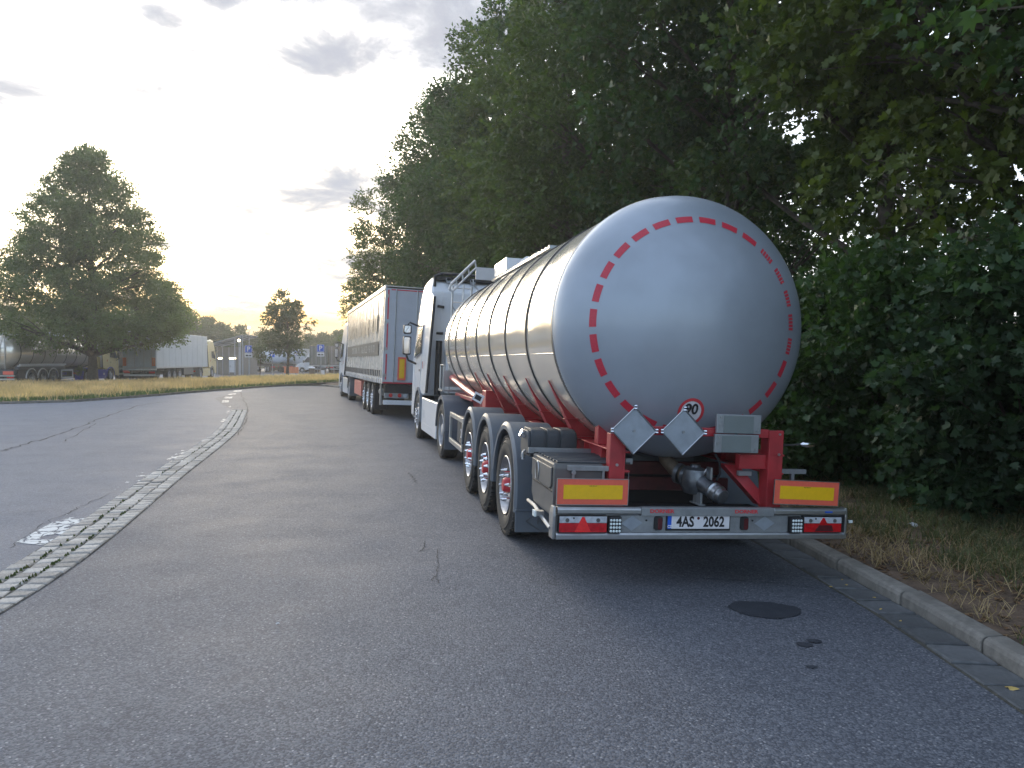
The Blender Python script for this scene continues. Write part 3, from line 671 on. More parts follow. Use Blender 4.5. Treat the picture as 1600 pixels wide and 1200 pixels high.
# fallen leaf litter on the verge (uncountable)
b = MB()
for _ in range(6000):
    t = random.uniform(-5, 8); ds = random.uniform(0.16, 2.6); p, a = road(t, ks(t) + ds); z = vz(t, ds) + .006
    q = random.uniform(0, 6.3); w = random.uniform(.010, .042); c, s_ = math.cos(q) * w, math.sin(q) * w; j = random.uniform(0, .015)
    b.add([(p.x - c, p.y - s_, z), (p.x + s_ * .6, p.y - c * .6, z + j), (p.x + c, p.y + s_, z), (p.x - s_ * .6, p.y + c * .6, z + j)], [(0, 1, 2, 3)])
tag(b.build('leaf_litter', mat('brown_leaf', (0.15, 0.085, 0.04), .8, 0, .6, 12), fix=False), kind='stuff')
# ------------------------------------------------------------------ wheels
def tyre_profile(R_, w, rim):
    # outer side at x=0 going inward to x=w (w positive = towards the axle)
    return [(0.03, rim), (0.012, rim + 0.02), (0.0, rim + 0.07), (-0.006, rim + 0.11), (-0.002, rim + 0.125), (-0.006, rim + 0.14), (0.0, R_ - 0.07), (0.012, R_ - 0.045), (0.008, R_ - 0.038),
            (0.022, R_ - 0.012), (0.045, R_), (0.085, R_), (0.088, R_ - .014), (0.098, R_ - .014), (0.101, R_), (w * .38, R_), (w * .38 + .003, R_ - .014), (w * .38 + .013, R_ - .014), (w * .38 + .016, R_),
            (w * .62, R_), (w * .62 + .003, R_ - .014), (w * .62 + .013, R_ - .014), (w * .62 + .016, R_), (w - .05, R_), (w - .022, R_ - .012), (w, R_ - .07), (w, rim + .07), (w - .03, rim)]
def make_wheel_meshes(R_=0.515, w=0.37, rim=0.30, style='trailer'):
    t = MB().lathe(tyre_profile(R_, w, rim), 'x', n=64)
    # tread blocks: shallow cross ribs
    for k in range(52):
        a = 2 * math.pi * k / 52; m4 = Matrix.Rotation(a, 4, 'X'); t.box(0.012, 0.05, -0.012, 0.012, R_ - 0.028, R_ + 0.0015, m4)
    tm = t.mesh('wheel', M['rubber'], smooth=30)
    r = MB()
    if style == 'trailer':      # aluminium dish with hand holes
        r.lathe([(0.012, rim + .004), (0.004, rim - .004), (0.02, rim - .018), (0.10, rim - .035), (0.125, rim - .06), (0.10, 0.20), (0.075, 0.175), (0.07, 0.105), (0.07, 0.10)], 'x', n=56)
        n_hole = 10
    elif style == 'front':
        r.lathe([(0.012, rim + .004), (0.004, rim - .004), (0.02, rim - .018), (0.07, rim - .035), (0.07, rim - .05), (0.01, 0.19), (-0.005, 0.17), (0.0, 0.10)], 'x', n=56); n_hole = 10
    else:                        # deep dual dish
        r.lathe([(0.012, rim + .004), (0.004, rim - .004), (0.02, rim - .02), (0.13, rim - .035), (0.17, rim - .06), (0.185, 0.18), (0.18, 0.13), (0.12, 0.125), (0.08, 0.10), (0.075, 0.0)], 'x', n=56); n_hole = 8
    rm = r.mesh('rim', M['rim'] if style == 'trailer' else M['steelrim'], smooth=30)
    h = MB(); xh = {'trailer': 0.128, 'front': 0.07, 'drive': 0.19}[style]
    for k in range(n_hole):
        a = 2 * math.pi * (k + .5) / n_hole; rr = {'trailer': 0.222, 'front': 0.215, 'drive': 0.21}[style]
        # dark hand holes, a shallow cup set proud of the dish
        c = (0, math.cos(a) * rr, math.sin(a) * rr)
        x = {'trailer': 0.1, 'front': 0.028, 'drive': 0.172}[style]
        h.cyl((x - .006, c[1], c[2]), (x + .03, c[1], c[2]), 0.024, n=10)
    hm = h.mesh('hand_holes', M['black'])
    nn = MB()
    for k in range(10):
        a = 2 * math.pi * k / 10; rr = 0.158; c = (math.cos(a) * rr, math.sin(a) * rr); x0 = {'trailer': 0.075, 'front': 0.0, 'drive': 0.18}[style]; ln = {'trailer': 0.105, 'front': .05, 'drive': .05}[style]
        nn.cyl((x0 + .01, *c), (x0 - ln * .6, *c), 0.022, n=8); nn.cyl((x0 - ln * .6, *c), (x0 - ln, *c), 0.022, 0.010, n=8)
    nm = nn.mesh('wheel_nut_ring', M['chrome'], smooth=40)
    hb = MB()
    if style == 'trailer': hb.lathe([(0.08, 0.10), (0.02, 0.082), (-0.005, 0.070), (-0.018, 0.060), (-0.02, 0.0)], 'x', n=24)
    elif style == 'front': hb.lathe([(0.02, 0.11), (-0.03, 0.105), (-0.045, 0.09), (-0.05, 0.0)], 'x', n=24)
    else: hb.lathe([(0.08, 0.12), (0.03, 0.115), (0.02, 0.09), (0.018, 0.0)], 'x', n=24)
    hbm = hb.mesh('hub', M['redhub'] if style == 'trailer' else M['steelrim'], smooth=40)
    return tm, rm, hm, nm, hbm
WS = {k: make_wheel_meshes(style=k) for k in ('trailer', 'front')}
WS['drive'] = make_wheel_meshes(w=0.30, style='drive')
def wheel(parent, x, y, side, style, R_=0.515, hub='steelrim'):
    tm, rm, hm, nm, hbm = WS[style]
    o = link('wheel', tm, parent, 0, (x, y, R_), (random.uniform(0, 3), 0, 0 if side < 0 else math.pi))
    if side > 0: o.rotation_euler = (0, 0, math.pi)
    link('rim', rm, o); link('hand_holes', hm, o); link('wheel_nut_ring', nm, o)
    hh = link('hub', hbm, o)
    if style == 'trailer' and hub != 'redhub': hh.material_slots[0].link = 'OBJECT'; hh.material_slots[0].material = M[hub]
    return o

# ================================================================== 1. the tanker semi-trailer
LEAN = 0.0401
tk = thing('tanker_trailer', 'silver tank semi-trailer with a round domed end, red dashed ring and red chassis, nearest vehicle', 'tanker trailer', (1.5386, 6.1972, -0.0501)); tk.rotation_euler = (0, LEAN, YAW)
TR, TZ, Y0, Y1 = 1.151, 2.152, 0.702, 9.0
def add(name, b, m, smooth=None, bevel=0, parent=tk): return b.build(name, M[m] if isinstance(m, str) else m, parent, smooth, bevel)
# shell in one piece, slightly uneven
b = MB(); ny = 60; na = 128
for j in range(ny + 1):
    y = Y0 + (Y1 - Y0) * j / ny
    for i in range(na):
        a = 2 * math.pi * i / na; rr = TR + 0.0022 * math.sin(y * 5.7 + math.sin(a * 3) * 1.2) + 0.0016 * math.sin(a * 9 + y * 1.3)
        b.v.append((math.cos(a) * rr, y, TZ + math.sin(a) * rr))
for j in range(ny):
    for i in range(na): b.f.append((j * na + i, j * na + (i + 1) % na, (j + 1) * na + (i + 1) % na, (j + 1) * na + i)); b.mi.append(0)
shell = add('tank_shell', b, 'steel', 40)
DM = 0.50
def domept(th, a, off=0.0):    # th: 0 rim .. pi/2 pole
    return ((TR + 0.012 + off) * math.cos(th) * math.cos(a), Y0 - 0.02 - (DM + off) * math.sin(th), TZ + (TR + 0.012 + off) * math.cos(th) * math.sin(a))
def domepow(th): return th
prof = [(Y0 + 0.0, TR + 0.001), (Y0 - 0.0, TR + 0.012)] + [(Y0 - 0.02 - DM * math.sin(t) * 1.0, (TR + 0.012) * math.cos(t) ** 1.0) for t in np.linspace(0, math.pi / 2 - 0.002, 44)]
dome = add('dome_end', MB().lathe(prof, 'y', (0, 0, TZ), n=128), 'dome', 30)
prof = [(Y1, TR)] + [(Y1 + 0.42 * math.sin(t), TR * math.cos(t)) for t in np.linspace(0, math.pi / 2 - 0.002, 20)]
add('front_dome', MB().lathe(prof, 'y', (0, 0, TZ), n=96), 'steel', 30)
# weld bands
for y in (0.735, 1.81, 2.91, 4.0, 5.09, 6.21, 7.4, 8.4):
    w = 0.021; rr = TR + 0.012
    add('weld_band', MB().lathe([(y - w, TR - .01), (y - w, rr), (y + w, rr), (y + w, TR - .01)], 'y', (0, 0, TZ), n=128, close=True), 'band', 30)
add('rim_seam', MB().lathe([(Y0 - .002, TR), (Y0 - .012, TR + .017), (Y0 - .022, TR + .013), (Y0 - .03, TR)], 'y', (0, 0, TZ), n=128), 'seam', 40)
add('longitudinal_seam', MB().tube([(-(TR + .002) * math.cos(R(-14)), y, TZ + (TR + .002) * math.sin(R(-14))) for y in (Y0 + .05, Y1)], 0.003, 6), 'steel')
# dashed ring of tape pieces
ringr = 0.775
thr = math.acos(ringr)
nd = 27
for k in range(nd):
    ac = R(90) - 2 * math.pi * (k + 0.35) / nd; half = 0.082
    b = MB(); m_ = 6
    hid = False
    ncut = 5 if k in (3, 4, 5, 6, 7, 13) else 1
    for c_ in range(ncut):
        a0 = ac - half + 2 * half * c_ / ncut; a1 = a0 + 2 * half / ncut * (0.72 if ncut > 1 else 1)
        o0 = len(b.v)
        for i in range(m_ + 1):
            a = a0 + (a1 - a0) * i / m_
            for th in (thr - 0.036, thr + 0.036): b.v.append(domept(th, a, 0.003))
        for i in range(m_): b.f.append((o0 + 2 * i, o0 + 2 * i + 2, o0 + 2 * i + 3, o0 + 2 * i + 1)); b.mi.append(0)
    add('tape_dash', b, 'tape', 60)
# 90 speed disc (flat print on the dome, follows the curve)
def domeproj(x, z, off):      # local y of the dome surface at x,z
    q = ((x) ** 2 + (z - TZ) ** 2) / (TR + .012 + off) ** 2
    return Y0 - 0.02 - (DM + off) * math.sqrt(max(0, 1 - q))
cx, cz, rd = -0.03, 1.425, 0.115
def disc(name, r0, r1, m, off):
    b = MB(); n = 40
    for i in range(n):
        a = 2 * math.pi * i / n
        for r_q in (r0, r1): x = cx + math.cos(a) * r_q; z = cz + math.sin(a) * r_q; b.v.append((x, domeproj(x, z, off), z))
    b.f = [(2 * i, 2 * i + 1, (2 * i + 3) % (2 * n), (2 * i + 2) % (2 * n)) for i in range(n)]; b.mi = [0] * n
    return add(name, b, m, 60)
disc('speed_disc', 0.001, rd, M['platewhite'], 0.004); disc('speed_disc_ring', rd * .8, rd * 1.02, 'redink', 0.007)
for body, sz, dz, sx in (('90', 0.125, 0.02, 0.95), ('km', 0.055, -0.06, 1.0)):
    o = text('speed_number', body, sz, M['ink'], tk, (0, 0, 0), (0, 0, 0), sx, bold=0.003)
    me = o.data
    for v in me.vertices: x, z = cx + v.co.x, cz + dz + v.co.y; v.co = (x, domeproj(x, z, 0.010) - v.co.z, z)
# chassis
for s in (-1, 1):
    b = MB(); x = s * 0.68
    b.box(x - .065, x + .065, 0.10, 8.6, 0.93, 0.945); b.box(x - .065, x + .065, 0.10, 8.6, 1.085, 1.10); b.box(x - .008, x + .008, 0.10, 8.6, .945, 1.085)
    for y in (0.5, 1.0, 1.6, 2.6, 3.2, 4.2, 5.2): b.box(x - .055, x + .055, y, y + .012, .945, 1.085)
    add('chassis_rail', b, 'red', bevel=.004)
for y, z0 in ((0.95, .80), (2.6, .9), (4.4, .9), (7.5, .9)): add('cross_member', MB().box(-.61, .61, y, y + .08, z0, z0 + .12), 'underred', bevel=.005)
add('dark_filler_panel', MB().box(-.78, .78, 1.42, 1.44, .45, 1.12), 'black')  # added black filler, blocks the light passing under the tank
for s, xo, top in ((-1, -.79, 1.24), (1, .73, 1.30)):
    b = MB(); w = 0.13
    x0 = xo if s < 0 else xo - w
    b.box(x0, x0 + w, 0.10, 0.112, 0.64, top); b.box(x0 if s > 0 else x0 + w - .012, (x0 + .012) if s > 0 else x0 + w, 0.112, 0.24, 0.64, top); b.box(x0 if s < 0 else x0 + w - .012, (x0 + .012) if s < 0 else x0 + w, .112, .20, .64, top)
    add('rear_post', b, 'red', bevel=.004)
add('rear_cross_beam', MB().box(-.66, .60, 0.115, 0.175, 1.235, 1.305), 'red', bevel=.005)
add('post_bolt', MB().cyl((-.73, .10, .99), (-.73, .09, .99), .012, n=8).cyl((.69, .10, 1.10), (.69, .09, 1.10), .012, n=8).cyl((.69, .10, 1.27), (.69, .09, 1.27), .01, n=8).cyl((-.735, .10, .72), (-.735, .09, .72), .01, n=8), 'alu')
add('upright_bracket', MB().box(-.735, -.635, .60, .70, 1.101, 1.33), 'red', bevel=.005)
add('rail_stub', MB().box(.36, .60, .14, .22, .97, 1.09), 'red', bevel=.004)
add('diagonal_brace', MB().add([(.30, .30, .98), (.44, .30, .98), (.60, .20, .65), (.72, .20, .65), (.30, .42, .98), (.44, .42, .98), (.60, .32, .65), (.72, .32, .65)],
    [(0, 1, 3, 2), (4, 6, 7, 5), (0, 2, 6, 4), (1, 5, 7, 3), (0, 4, 5, 1), (2, 3, 7, 6)]), 'red', bevel=.005)
add('lower_cross_beam', MB().box(-.66, .66, .90, .94, .66, .78), 'underred', bevel=.005)
# belly below the rear: dark outlet sump and inner guard
add('sump', MB().lathe([(0.98, .30), (1.04, .33), (1.12, .33)], 'z', (0.0, 1.1, 0), n=24).box(-.3, .3, .9, 1.4, .93, .98), 'plastic', 40)
add('rear_tray', MB().box(-.62, .60, 0.06, 0.40, 0.615, 0.63), 'black')  # black stands in for the shade below the tank
# saddles (fins carrying the tank)
def fin_poly(s):
    arc = []
    for k in range(12):
        a = R(-27 - k * 4.6); arc.append((s * (TR + .006) * math.cos(a), TZ + (TR + .006) * math.sin(a)))
    return arc + [(s * .43, 1.101), (s * .74, 1.101)]
for y in (1.24, 2.24, 3.5, 4.7, 5.85):
    for s in (-1, 1):
        poly = fin_poly(s); b = MB(); b.prism(poly, 'y', y - .012, y + .012)
        # outer flange following the sloping edge
        a0 = poly[0]; a1 = poly[-1]; d = Vector((a1[0] - a0[0], 0, a1[1] - a0[1]))
        b.add([(a0[0], y - .01, a0[1]), (a0[0], y + .02, a0[1]), (a1[0], y + .13, a1[1]), (a1[0], y - .02, a1[1]),
               (a0[0] + s * .010, y - .01, a0[1]), (a0[0] + s * .010, y + .02, a0[1]), (a1[0] + s * .010, y + .13, a1[1]), (a1[0] + s * .010, y - .02, a1[1])],
              [(0, 1, 2, 3), (4, 7, 6, 5), (0, 4, 5, 1), (1, 5, 6, 2), (2, 6, 7, 3), (3, 7, 4, 0)])
        b.box(min(s * .45, s * .88), max(s * .45, s * .88), y - .045, y - .012, 1.27, 1.28)
        b.box(min(s * .43, s * .80), max(s * .43, s * .80), y - .10, y + .14, 1.102, 1.114)
        add('tank_saddle', b, 'red', bevel=.003)
# axles, wheels, mudguards
for y in (2.0435, 3.3535, 4.6635):
    add('axle', MB().cyl((-.95, y, .515), (.95, y, .515), .065, n=14), 'black', 40)
    for s in (-1, 1): add('air_spring', MB().lathe([(0, .13), (.03, .15), (.10, .13), (.13, .14), (.2, .15), (.24, .12)], 'z', (s * .45, y + .25, .66), n=20), 'black', 40)
    wheel(tk, -1.255, y, -1, 'trailer', hub='redhub'); wheel(tk, 1.255, y, 1, 'trailer', hub='redhub')
    last = y < 2.5
    for s in (-1, 1):
        b = MB(); outer = []; n = 30; a_start, a_end = (8, 186) if not last else (8, 180)
        ro, ri, xa, xb = .655, .62, 1.275, .83
        secs = [(xa - .03, ri - .045), (xa, ri - .04), (xa + .004, ri), (xa - .02, ro), (xb, ro), (xb, ri), (xa - .03, ri)]
        m_ = len(secs)
        for k in range(n + 1):
            a = R(a_start + (a_end - a_start) * k / n)
            for x, r in secs: b.v.append((s * x, y + math.cos(a) * r, .515 + math.sin(a) * r))
        if last:       # carry the rear skirt down to the flap
            for zz in (.40, .35):
                for x, r in secs: b.v.append((s * x, y - r, zz))
            n += 2
        for k in range(n):
            for j in range(m_): b.f.append((k * m_ + j, k * m_ + (j + 1) % m_, (k + 1) * m_ + (j + 1) % m_, (k + 1) * m_ + j)); b.mi.append(0)
        b.f += [tuple(range(m_)), tuple(range(n * m_, n * m_ + m_))]; b.mi += [0, 0]
        add('mudguard', b, 'fender', 35)
        if last:
            fl = MB(); yb = y - .64; x0, x1 = sorted((s * 1.27, s * .80))
            fl.add([(x0, yb, .37), (x1, yb, .37), (x1, yb - .03, .17), (x0, yb - .03, .17), (x0, yb - .018, .37), (x1, yb - .018, .37), (x1, yb - .048, .17), (x0, yb - .048, .17)],
                   [(0, 3, 2, 1), (4, 5, 6, 7), (0, 1, 5, 4), (1, 2, 6, 5), (2, 3, 7, 6), (3, 0, 4, 7)])
            fl.box(x0, x1, yb - .03, yb + .01, .365, .38)
            fo = add('mud_flap', fl, 'fender', bevel=.004)
            if s < 0:
                # embossed rhombus and letters on the flap
                g = MB(); c = (-1.02, .275); hx, hz = .145, .095; q = [(c[0] - hx, c[1]), (c[0], c[1] + hz), (c[0] + hx, c[1]), (c[0], c[1] - hz)]
                for i in range(4):
                    p, r = q[i], q[(i + 1) % 4]
                    f_ = lambda z: yb - .018 - (.37 - z) * .15 - .004
                    g.tube([(p[0], f_(p[1]), p[1]), (r[0], f_(r[1]), r[1])], .0035, 6)
                g.build('flap_emblem', M['toolbox'], fo)
                text('flap_letters', 'FF', .085, M['toolbox'], fo, (-1.02, yb - .04, .272), REAR)
# toolbox on the left rear
b = MB()
prof_ = [(.14, .56), (.14, .955), (.17, .985), (.87, .985), (.90, .955), (.90, .64), (.80, .56)]
b.prism(prof_, 'x', -1.235, -.82)
tb = add('toolbox', b, 'toolbox', bevel=.012)
b = MB()
for k in range(7):
    y = .19 + k * .10; b.box(-1.20, -.58, y, y + .05, .986, 1.0)
b.build('lid_rib', M['plastic'], tb, bevel=.005)
b = MB(); n = 20
b.prism([(.64 + .045 * math.cos(2 * math.pi * i / n), .86 + .075 * math.sin(2 * math.pi * i / n)) for i in range(n)], 'x', -1.2545, -1.2505)
b.build('handle_recess', M['black'], tb)
b = MB(); b.tube([(-1.2525, .64 + .05 * math.cos(R(a)), .86 + .082 * math.sin(R(a))) for a in range(-60, 251, 20)], .007, 6); b.build('handle_rim', M['alu'], tb, 40)
MB().box(-1.243, -1.236, .18, .86, .755, .762).build('lid_joint', M['black'], tb)
MB().prism([(.18, .80), (.18, .95), (.86, .95), (.86, .80), (.72, .775), (.24, .775)], 'x', -1.25, -1.2355).build('box_door', M['toolbox'], tb, bevel=.006)
add('box_bracket', MB().box(-1.27, -1.22, .93, .96, .975, 1.025).box(-1.22, -.55, .93, .96, .985, 1.025), 'greymetal', bevel=.003)
add('box_bracket', MB().box(-1.13, -.78, .115, .15, .935, .975).cyl((-1.08, .11, .92), (-1.08, .16, .92), .02, n=8).box(-1.09, -1.07, .12, .14, .85, .94).box(-.84, -.82, .12, .14, .85, .94), 'greymetal', bevel=.003)
add('box_bracket', MB().box(.40, .52, .22, .26, .90, .94).box(.74, 1.02, .20, .24, .925, .965).box(.88, .91, .20, .23, .80, .93), 'greymetal', bevel=.003)
add('bracket_lug', MB().box(-.62, -.56, .20, .24, .985, 1.03).cyl((-.60, .17, .93), (-.60, .17, .55), .003, n=5), 'greymetal')
# water canister lying above the box
b = MB(); secs = []
def rr_box(x0, x1, y0, y1, z0, z1, r=.05, n=4):
    P_ = []
    for cx_, cz_, a0 in ((y1 - r, z1 - r, 0), (y0 + r, z1 - r, 90), (y0 + r, z0 + r, 180), (y1 - r, z0 + r, 270)):
        for k in range(n + 1): a = R(a0 + 90 * k / n); P_.append((cx_ + r * math.cos(a), cz_ + r * math.sin(a)))
    return P_
for x0, x1, g in ((-1.26, -1.235, .02), (-1.235, -1.11, 0), (-1.11, -1.085, .014), (-1.085, -.98, 0), (-.98, -.955, .014), (-.955, -.82, 0), (-.82, -.80, .02)):
    b.prism(rr_box(0, 0, .99 + g, 1.34 - g, .93 + g, 1.185 - g, .06), 'x', x0, x1)
cn = add('water_canister', b, 'plastic', 35, bevel=.004)
MB().cyl((-1.255, 1.16, 1.12), (-1.30, 1.16, 1.14), .035, n=14).build('canister_cap', M['chrome'], cn, 40)
MB().tube([(-1.26, 1.12, .98), (-1.285, 1.10, .96), (-1.285, 1.08, .90)], .012, 8).cyl((-1.285, 1.08, .925), (-1.285, 1.08, .955), .02, n=8).build('drain_tap', M['alu'], cn, 40)
# bumper assembly
b = MB(); b.prism([(-.03, .418), (-.03, .452), (-.018, .470), (.02, .470), (.02, .418)], 'x', -1.245, 1.255)
add('lower_bumper_bar', b, 'alu', bevel=.004)
for x0, x1 in ((-1.24, -.555), (.60, 1.27)):
    add('upper_bumper_bar', MB().prism([(-.035, .622), (-.035, .655), (-.02, .672), (.03, .672), (.03, .618)], 'x', x0, x1), 'alu', bevel=.004)
add('upper_centre_plate', MB().prism([(-.030, .605), (-.030, .668), (-.022, .672), (.03, .672), (.03, .605)], 'x', -.553, .598), 'greymetal', bevel=.002)
add('bumper_back_plate', MB().box(-1.235, 1.235, .012, .03, .470, .61).box(-.72, .74, -.004, .012, .470, .604), 'greymetal', bevel=.003)
for s in (-1, 1): add('bumper_end', MB().prism([(-.03, .42), (-.035, .60), (-.028, .675), (.05, .675), (.10, .60), (.08, .42)], 'x', s * 1.262 - .012, s * 1.262 + .012), 'alu', bevel=.006)
add('side_guard_arm', MB().tube([(-1.27, .06, .49), (-1.28, .30, .53), (-1.27, .60, .565), (-1.26, .90, .56)], .016, 8).box(-1.33, -1.26, .30, .37, .535, .575), 'alu', 40, bevel=0)
add('side_marker', MB().box(-1.345, -1.325, .295, .375, .53, .58), 'led', bevel=.004)
add('side_marker', MB().tube([(1.24, .0, .55), (1.30, .0, .56)], .012, 8), 'black'); add('side_marker', MB().box(1.30, 1.335, -.02, .0, .548, .572), 'led', bevel=.003)
def rear_lamp(s):
    x0, x1 = (-1.228, -.832) if s < 0 else (.868, 1.222)
    o = add('rear_lamp', MB().box(x0, x1, -.030, .012, .470, .606), 'black', bevel=.006)
    W = x1 - x0
    MB().box(x0 + .006, x1 - .006, -.040, -.030, .476, .548).build('red_lens', M['redlens'], o, bevel=.003)
    MB().box(x0 + .006, x1 - .006, -.040, -.030, .550, .600).build('clear_lens', M['clearlens'], o, bevel=.003)
    c = x0 + W * (.49 if s < 0 else .50); hh = .118 if s < 0 else .06
    if s < 0: MB().prism([(c - .066, .480), (c + .066, .480), (c + .008, .598), (c - .008, .598)], 'y', -.0455, -.0402).build('reflector_triangle', M['redlens2'], o)
    else: MB().prism([(c - .035, .549), (c + .035, .549), (c + .005, .598), (c - .005, .598)], 'y', -.0455, -.0402).build('reflector_triangle', M['redlens'], o); MB().prism([(x0 + .10, .484), (x1 - .08, .484), (x1 - .10, .535), (x0 + .14, .535)], 'y', -.044, -.0402).build('reflector_panel', M['darkred'], o)
    for fx in (.17, .80): MB().cyl((x0 + W * fx, -.041, .572), (x0 + W * fx, -.0435, .572), .016, n=12).build('bulb', M['toolbox'], o)
    MB().cyl((x0 + W * .30, -.041, .588), (x0 + W * .30, -.0435, .588), .008, n=8).build('screw', M['black'], o)
    return o
rear_lamp(-1); rear_lamp(1)
for x0 in (-.822, .752):
    o = add('work_light', MB().box(x0, x0 + .104, -.045, .012, .474, .600), 'black', bevel=.006)
    g = MB()
    for i in range(4):
        for j in range(4):
            x = x0 + .016 + .024 * i; z = .487 + .0285 * j
            MB_ = g.lathe([(0, .0105), (-.004, .0105), (-.006, .007), (-.0065, 0.0005)], 'y', (x, -.045, z), n=8)
    g.build('light_diode', M['led'], o, 40)
for x0, x1 in ((-.435, -.365), (.312, .382)):
    P_ = rr_box(0, 0, x0, x1, .488, .598, .018, 3)
    o = add('reflex_lamp', MB().prism(P_, 'y', -.016, -.004), 'black'); MB().prism(rr_box(0, 0, x0 + .03, x1 - .004, .494, .585, .012, 3), 'y', -.0195, -.0162).build('lens', M['darkred'], o)
for cx_, w_ in ((-.62, 1), (.53, 1)):
    add('stamped_plate', MB().prism([(cx_ - .09, .54), (cx_, .600), (cx_ + .09, .545), (cx_, .482)], 'y', -.0085, -.0045), 'zinc', bevel=.001)
for x in (-.50, .42, -.02): add('bumper_bolt', MB().cyl((x, -.006, .566), (x, -.012, .566), .008, n=8), 'black')
# licence plate
o = add('licence_plate_holder', MB().box(-.335, .222, -.014, -.0045, .484, .616), 'black', bevel=.003)
o2 = add('licence_plate', MB().box(-.290, .212, -.018, -.0142, .500, .608), 'platewhite', bevel=.002)
MB().box(-.322, -.2905, -.018, -.0142, .500, .608).build('country_strip', M['blue'], o2)
text('country_code', 'CZ', .030, M['signwhite'], o2, (-.306, -.0185, .517), REAR, 0.85, bold=.001)
text('registration_number', '4AS', .115, M['ink'], o2, (-.172, -.0185, .5535), REAR, .80, bold=.0035)
text('registration_number', '2062', .115, M['ink'], o2, (.075, -.0185, .5535), REAR, .80, bold=.0035)
MB().cyl((-.060, -.0182, .585), (-.060, -.0190, .585), .012, n=14).build('plate_seal', M['darkred'], o2)
for x in (-.38, .35): text('maker_lettering', 'DORNER', .040, M['redink'], tk, (x, -.0315, .642), REAR, 1.25, bold=.0015)
add('small_sticker', MB().box(1.06, 1.13, -.0365, -.0352, .637, .650), 'blue')
# marker boards
for x0, x1, z0, z1, rot in ((-1.245, -.668, .69, .888, 0.0), (.60, 1.19, .70, .895, R(1.6))):
    o = link('marker_board', MB().box(-(x1 - x0) / 2, (x1 - x0) / 2, -.004, .004, -(z1 - z0) / 2, (z1 - z0) / 2).mesh('marker_board', M['orange']), tk, .002, ((x0 + x1) / 2, -.012, (z0 + z1) / 2), (0, rot, 0))
    w, h = (x1 - x0) / 2, (z1 - z0) / 2
    MB().box(-w + .05, w - .045, -.0065, -.0045, -h + .042, h - .045).build('yellow_field', M['yellow'], o)
    e_ = MB(); e_.box(-w - .004, w + .004, -.006, .005, h, h + .005).box(-w - .004, w + .004, -.006, .005, -h - .005, -h).box(-w - .005, -w, -.006, .005, -h, h).box(w, w + .005, -.006, .005, -h, h); e_.build('edge_strip', M['alu'], o)
    text('approval_print', 'ECE 70 R-01', .012, M['ink'], o, (0, -.0068, h - .052), REAR)
# placard holders (diamonds) and flat placard boxes
for cx_ in (-.615, -.195):
    hd = .187; b = MB()
    b.prism([(cx_ - hd, 1.272), (cx_, 1.272 + hd), (cx_ + hd, 1.272), (cx_, 1.272 - hd)], 'y', .055, .066)
    o = add('placard_holder', b, 'zinc', bevel=.003)
    g = MB(); q = [(cx_ - hd, 1.272), (cx_, 1.272 + hd), (cx_ + hd, 1.272), (cx_, 1.272 - hd)]
    for i in range(4): g.tube([(q[i][0], .052, q[i][1]), (q[(i + 1) % 4][0], .052, q[(i + 1) % 4][1])], .006, 6)
    g.build('folded_edge', M['alu'], o)
    MB().cyl((cx_, .055, 1.272), (cx_, .045, 1.272), .012, n=10).build('centre_rivet', M['greymetal'], o)
    g = MB()
    for x, z in ((cx_, 1.272 + hd), (cx_ - hd, 1.272), (cx_ + hd, 1.272)): g.cyl((x - .010, .045, z + .012), (x + .012, .045, z + .012), .009, n=8).cyl((x - .010, .045, z - .010), (x + .012, .045, z - .010), .009, n=8)
    g.build('corner_clip', M['chrome'], o)
for x0, x1, z0, z1, yy in ((.105, .50, 1.268, 1.425, .07), (.085, .475, 1.112, 1.262, .05)):
    o = add('placard_box', MB().box(x0, x1, yy, yy + .03, z0, z1), 'greymetal', bevel=.004)
    MB().box(x0 + .06, x1 - .07, yy - .0045, yy - .001, z0 + .006, z1 - .010).build('slide_plate', M['boxplate'], o, bevel=.001)
    g = MB()
    for fx, fz in ((.06, .5), (.92, .2), (.08, .85), (.84, .12)): g.cyl((x0 + (x1 - x0) * fx, yy, z0 + (z1 - z0) * fz), (x0 + (x1 - x0) * fx, yy - .008, z0 + (z1 - z0) * fz), .009, n=8)
    g.build('rivet', M['alu'], o)
add('placard_box_hinge', MB().tube([(.29, .08, 1.265), (.29, .10, 1.265)], .01), 'black')
# rear position lamp on a rubber arm
o = add('lamp_arm', MB().tube([(.73, .16, 1.17), (.80, .16, 1.175), (.92, .15, 1.185)], .008, 8), 'rubber', 40)
b = MB(); b.lathe([(-.075, .002), (-.05, .02), (0, .027), (.05, .02), (.075, .002)], 'x', (.985, .15, 1.187), n=16); b.build('position_lamp', M['chrome'], o, 40)
# outlet valve with pipe
add('outlet_pipe', MB().tube([(-.06, .75, 1.05), (-.07, .68, .98), (-.03, .56, .90), (.02, .46, .86), (.05, .40, .85)], .062, 16), 'bronze', 40)
b = MB(); b.cyl((-.02, .52, .875), (.0, .49, .868), .09, n=18); b.cyl((.02, .44, .86), (.035, .41, .855), .095, n=18)
add('pipe_flange', b, 'brass', 40)
v = add('outlet_valve', MB().lathe([(-.12, .05), (-.11, .09), (-.05, .118), (.02, .118), (.09, .10), (.11, .05), (.13, .04)], 'z', (.07, .36, .84), n=24), 'brass', 35)
MB().tube([(.09, .30, .83), (.12, .22, .80), (.145, .15, .775)], [.075, .07, .06], 18).lathe([(0, .085), (.02, .085)], 'y', (.10, .27, .82), n=20).build('valve_neck', M['brass'], v, 35)
cpl = MB()
d_ = Vector((.10, -.30, -.10)).normalized(); p0 = Vector((.14, .17, .785))
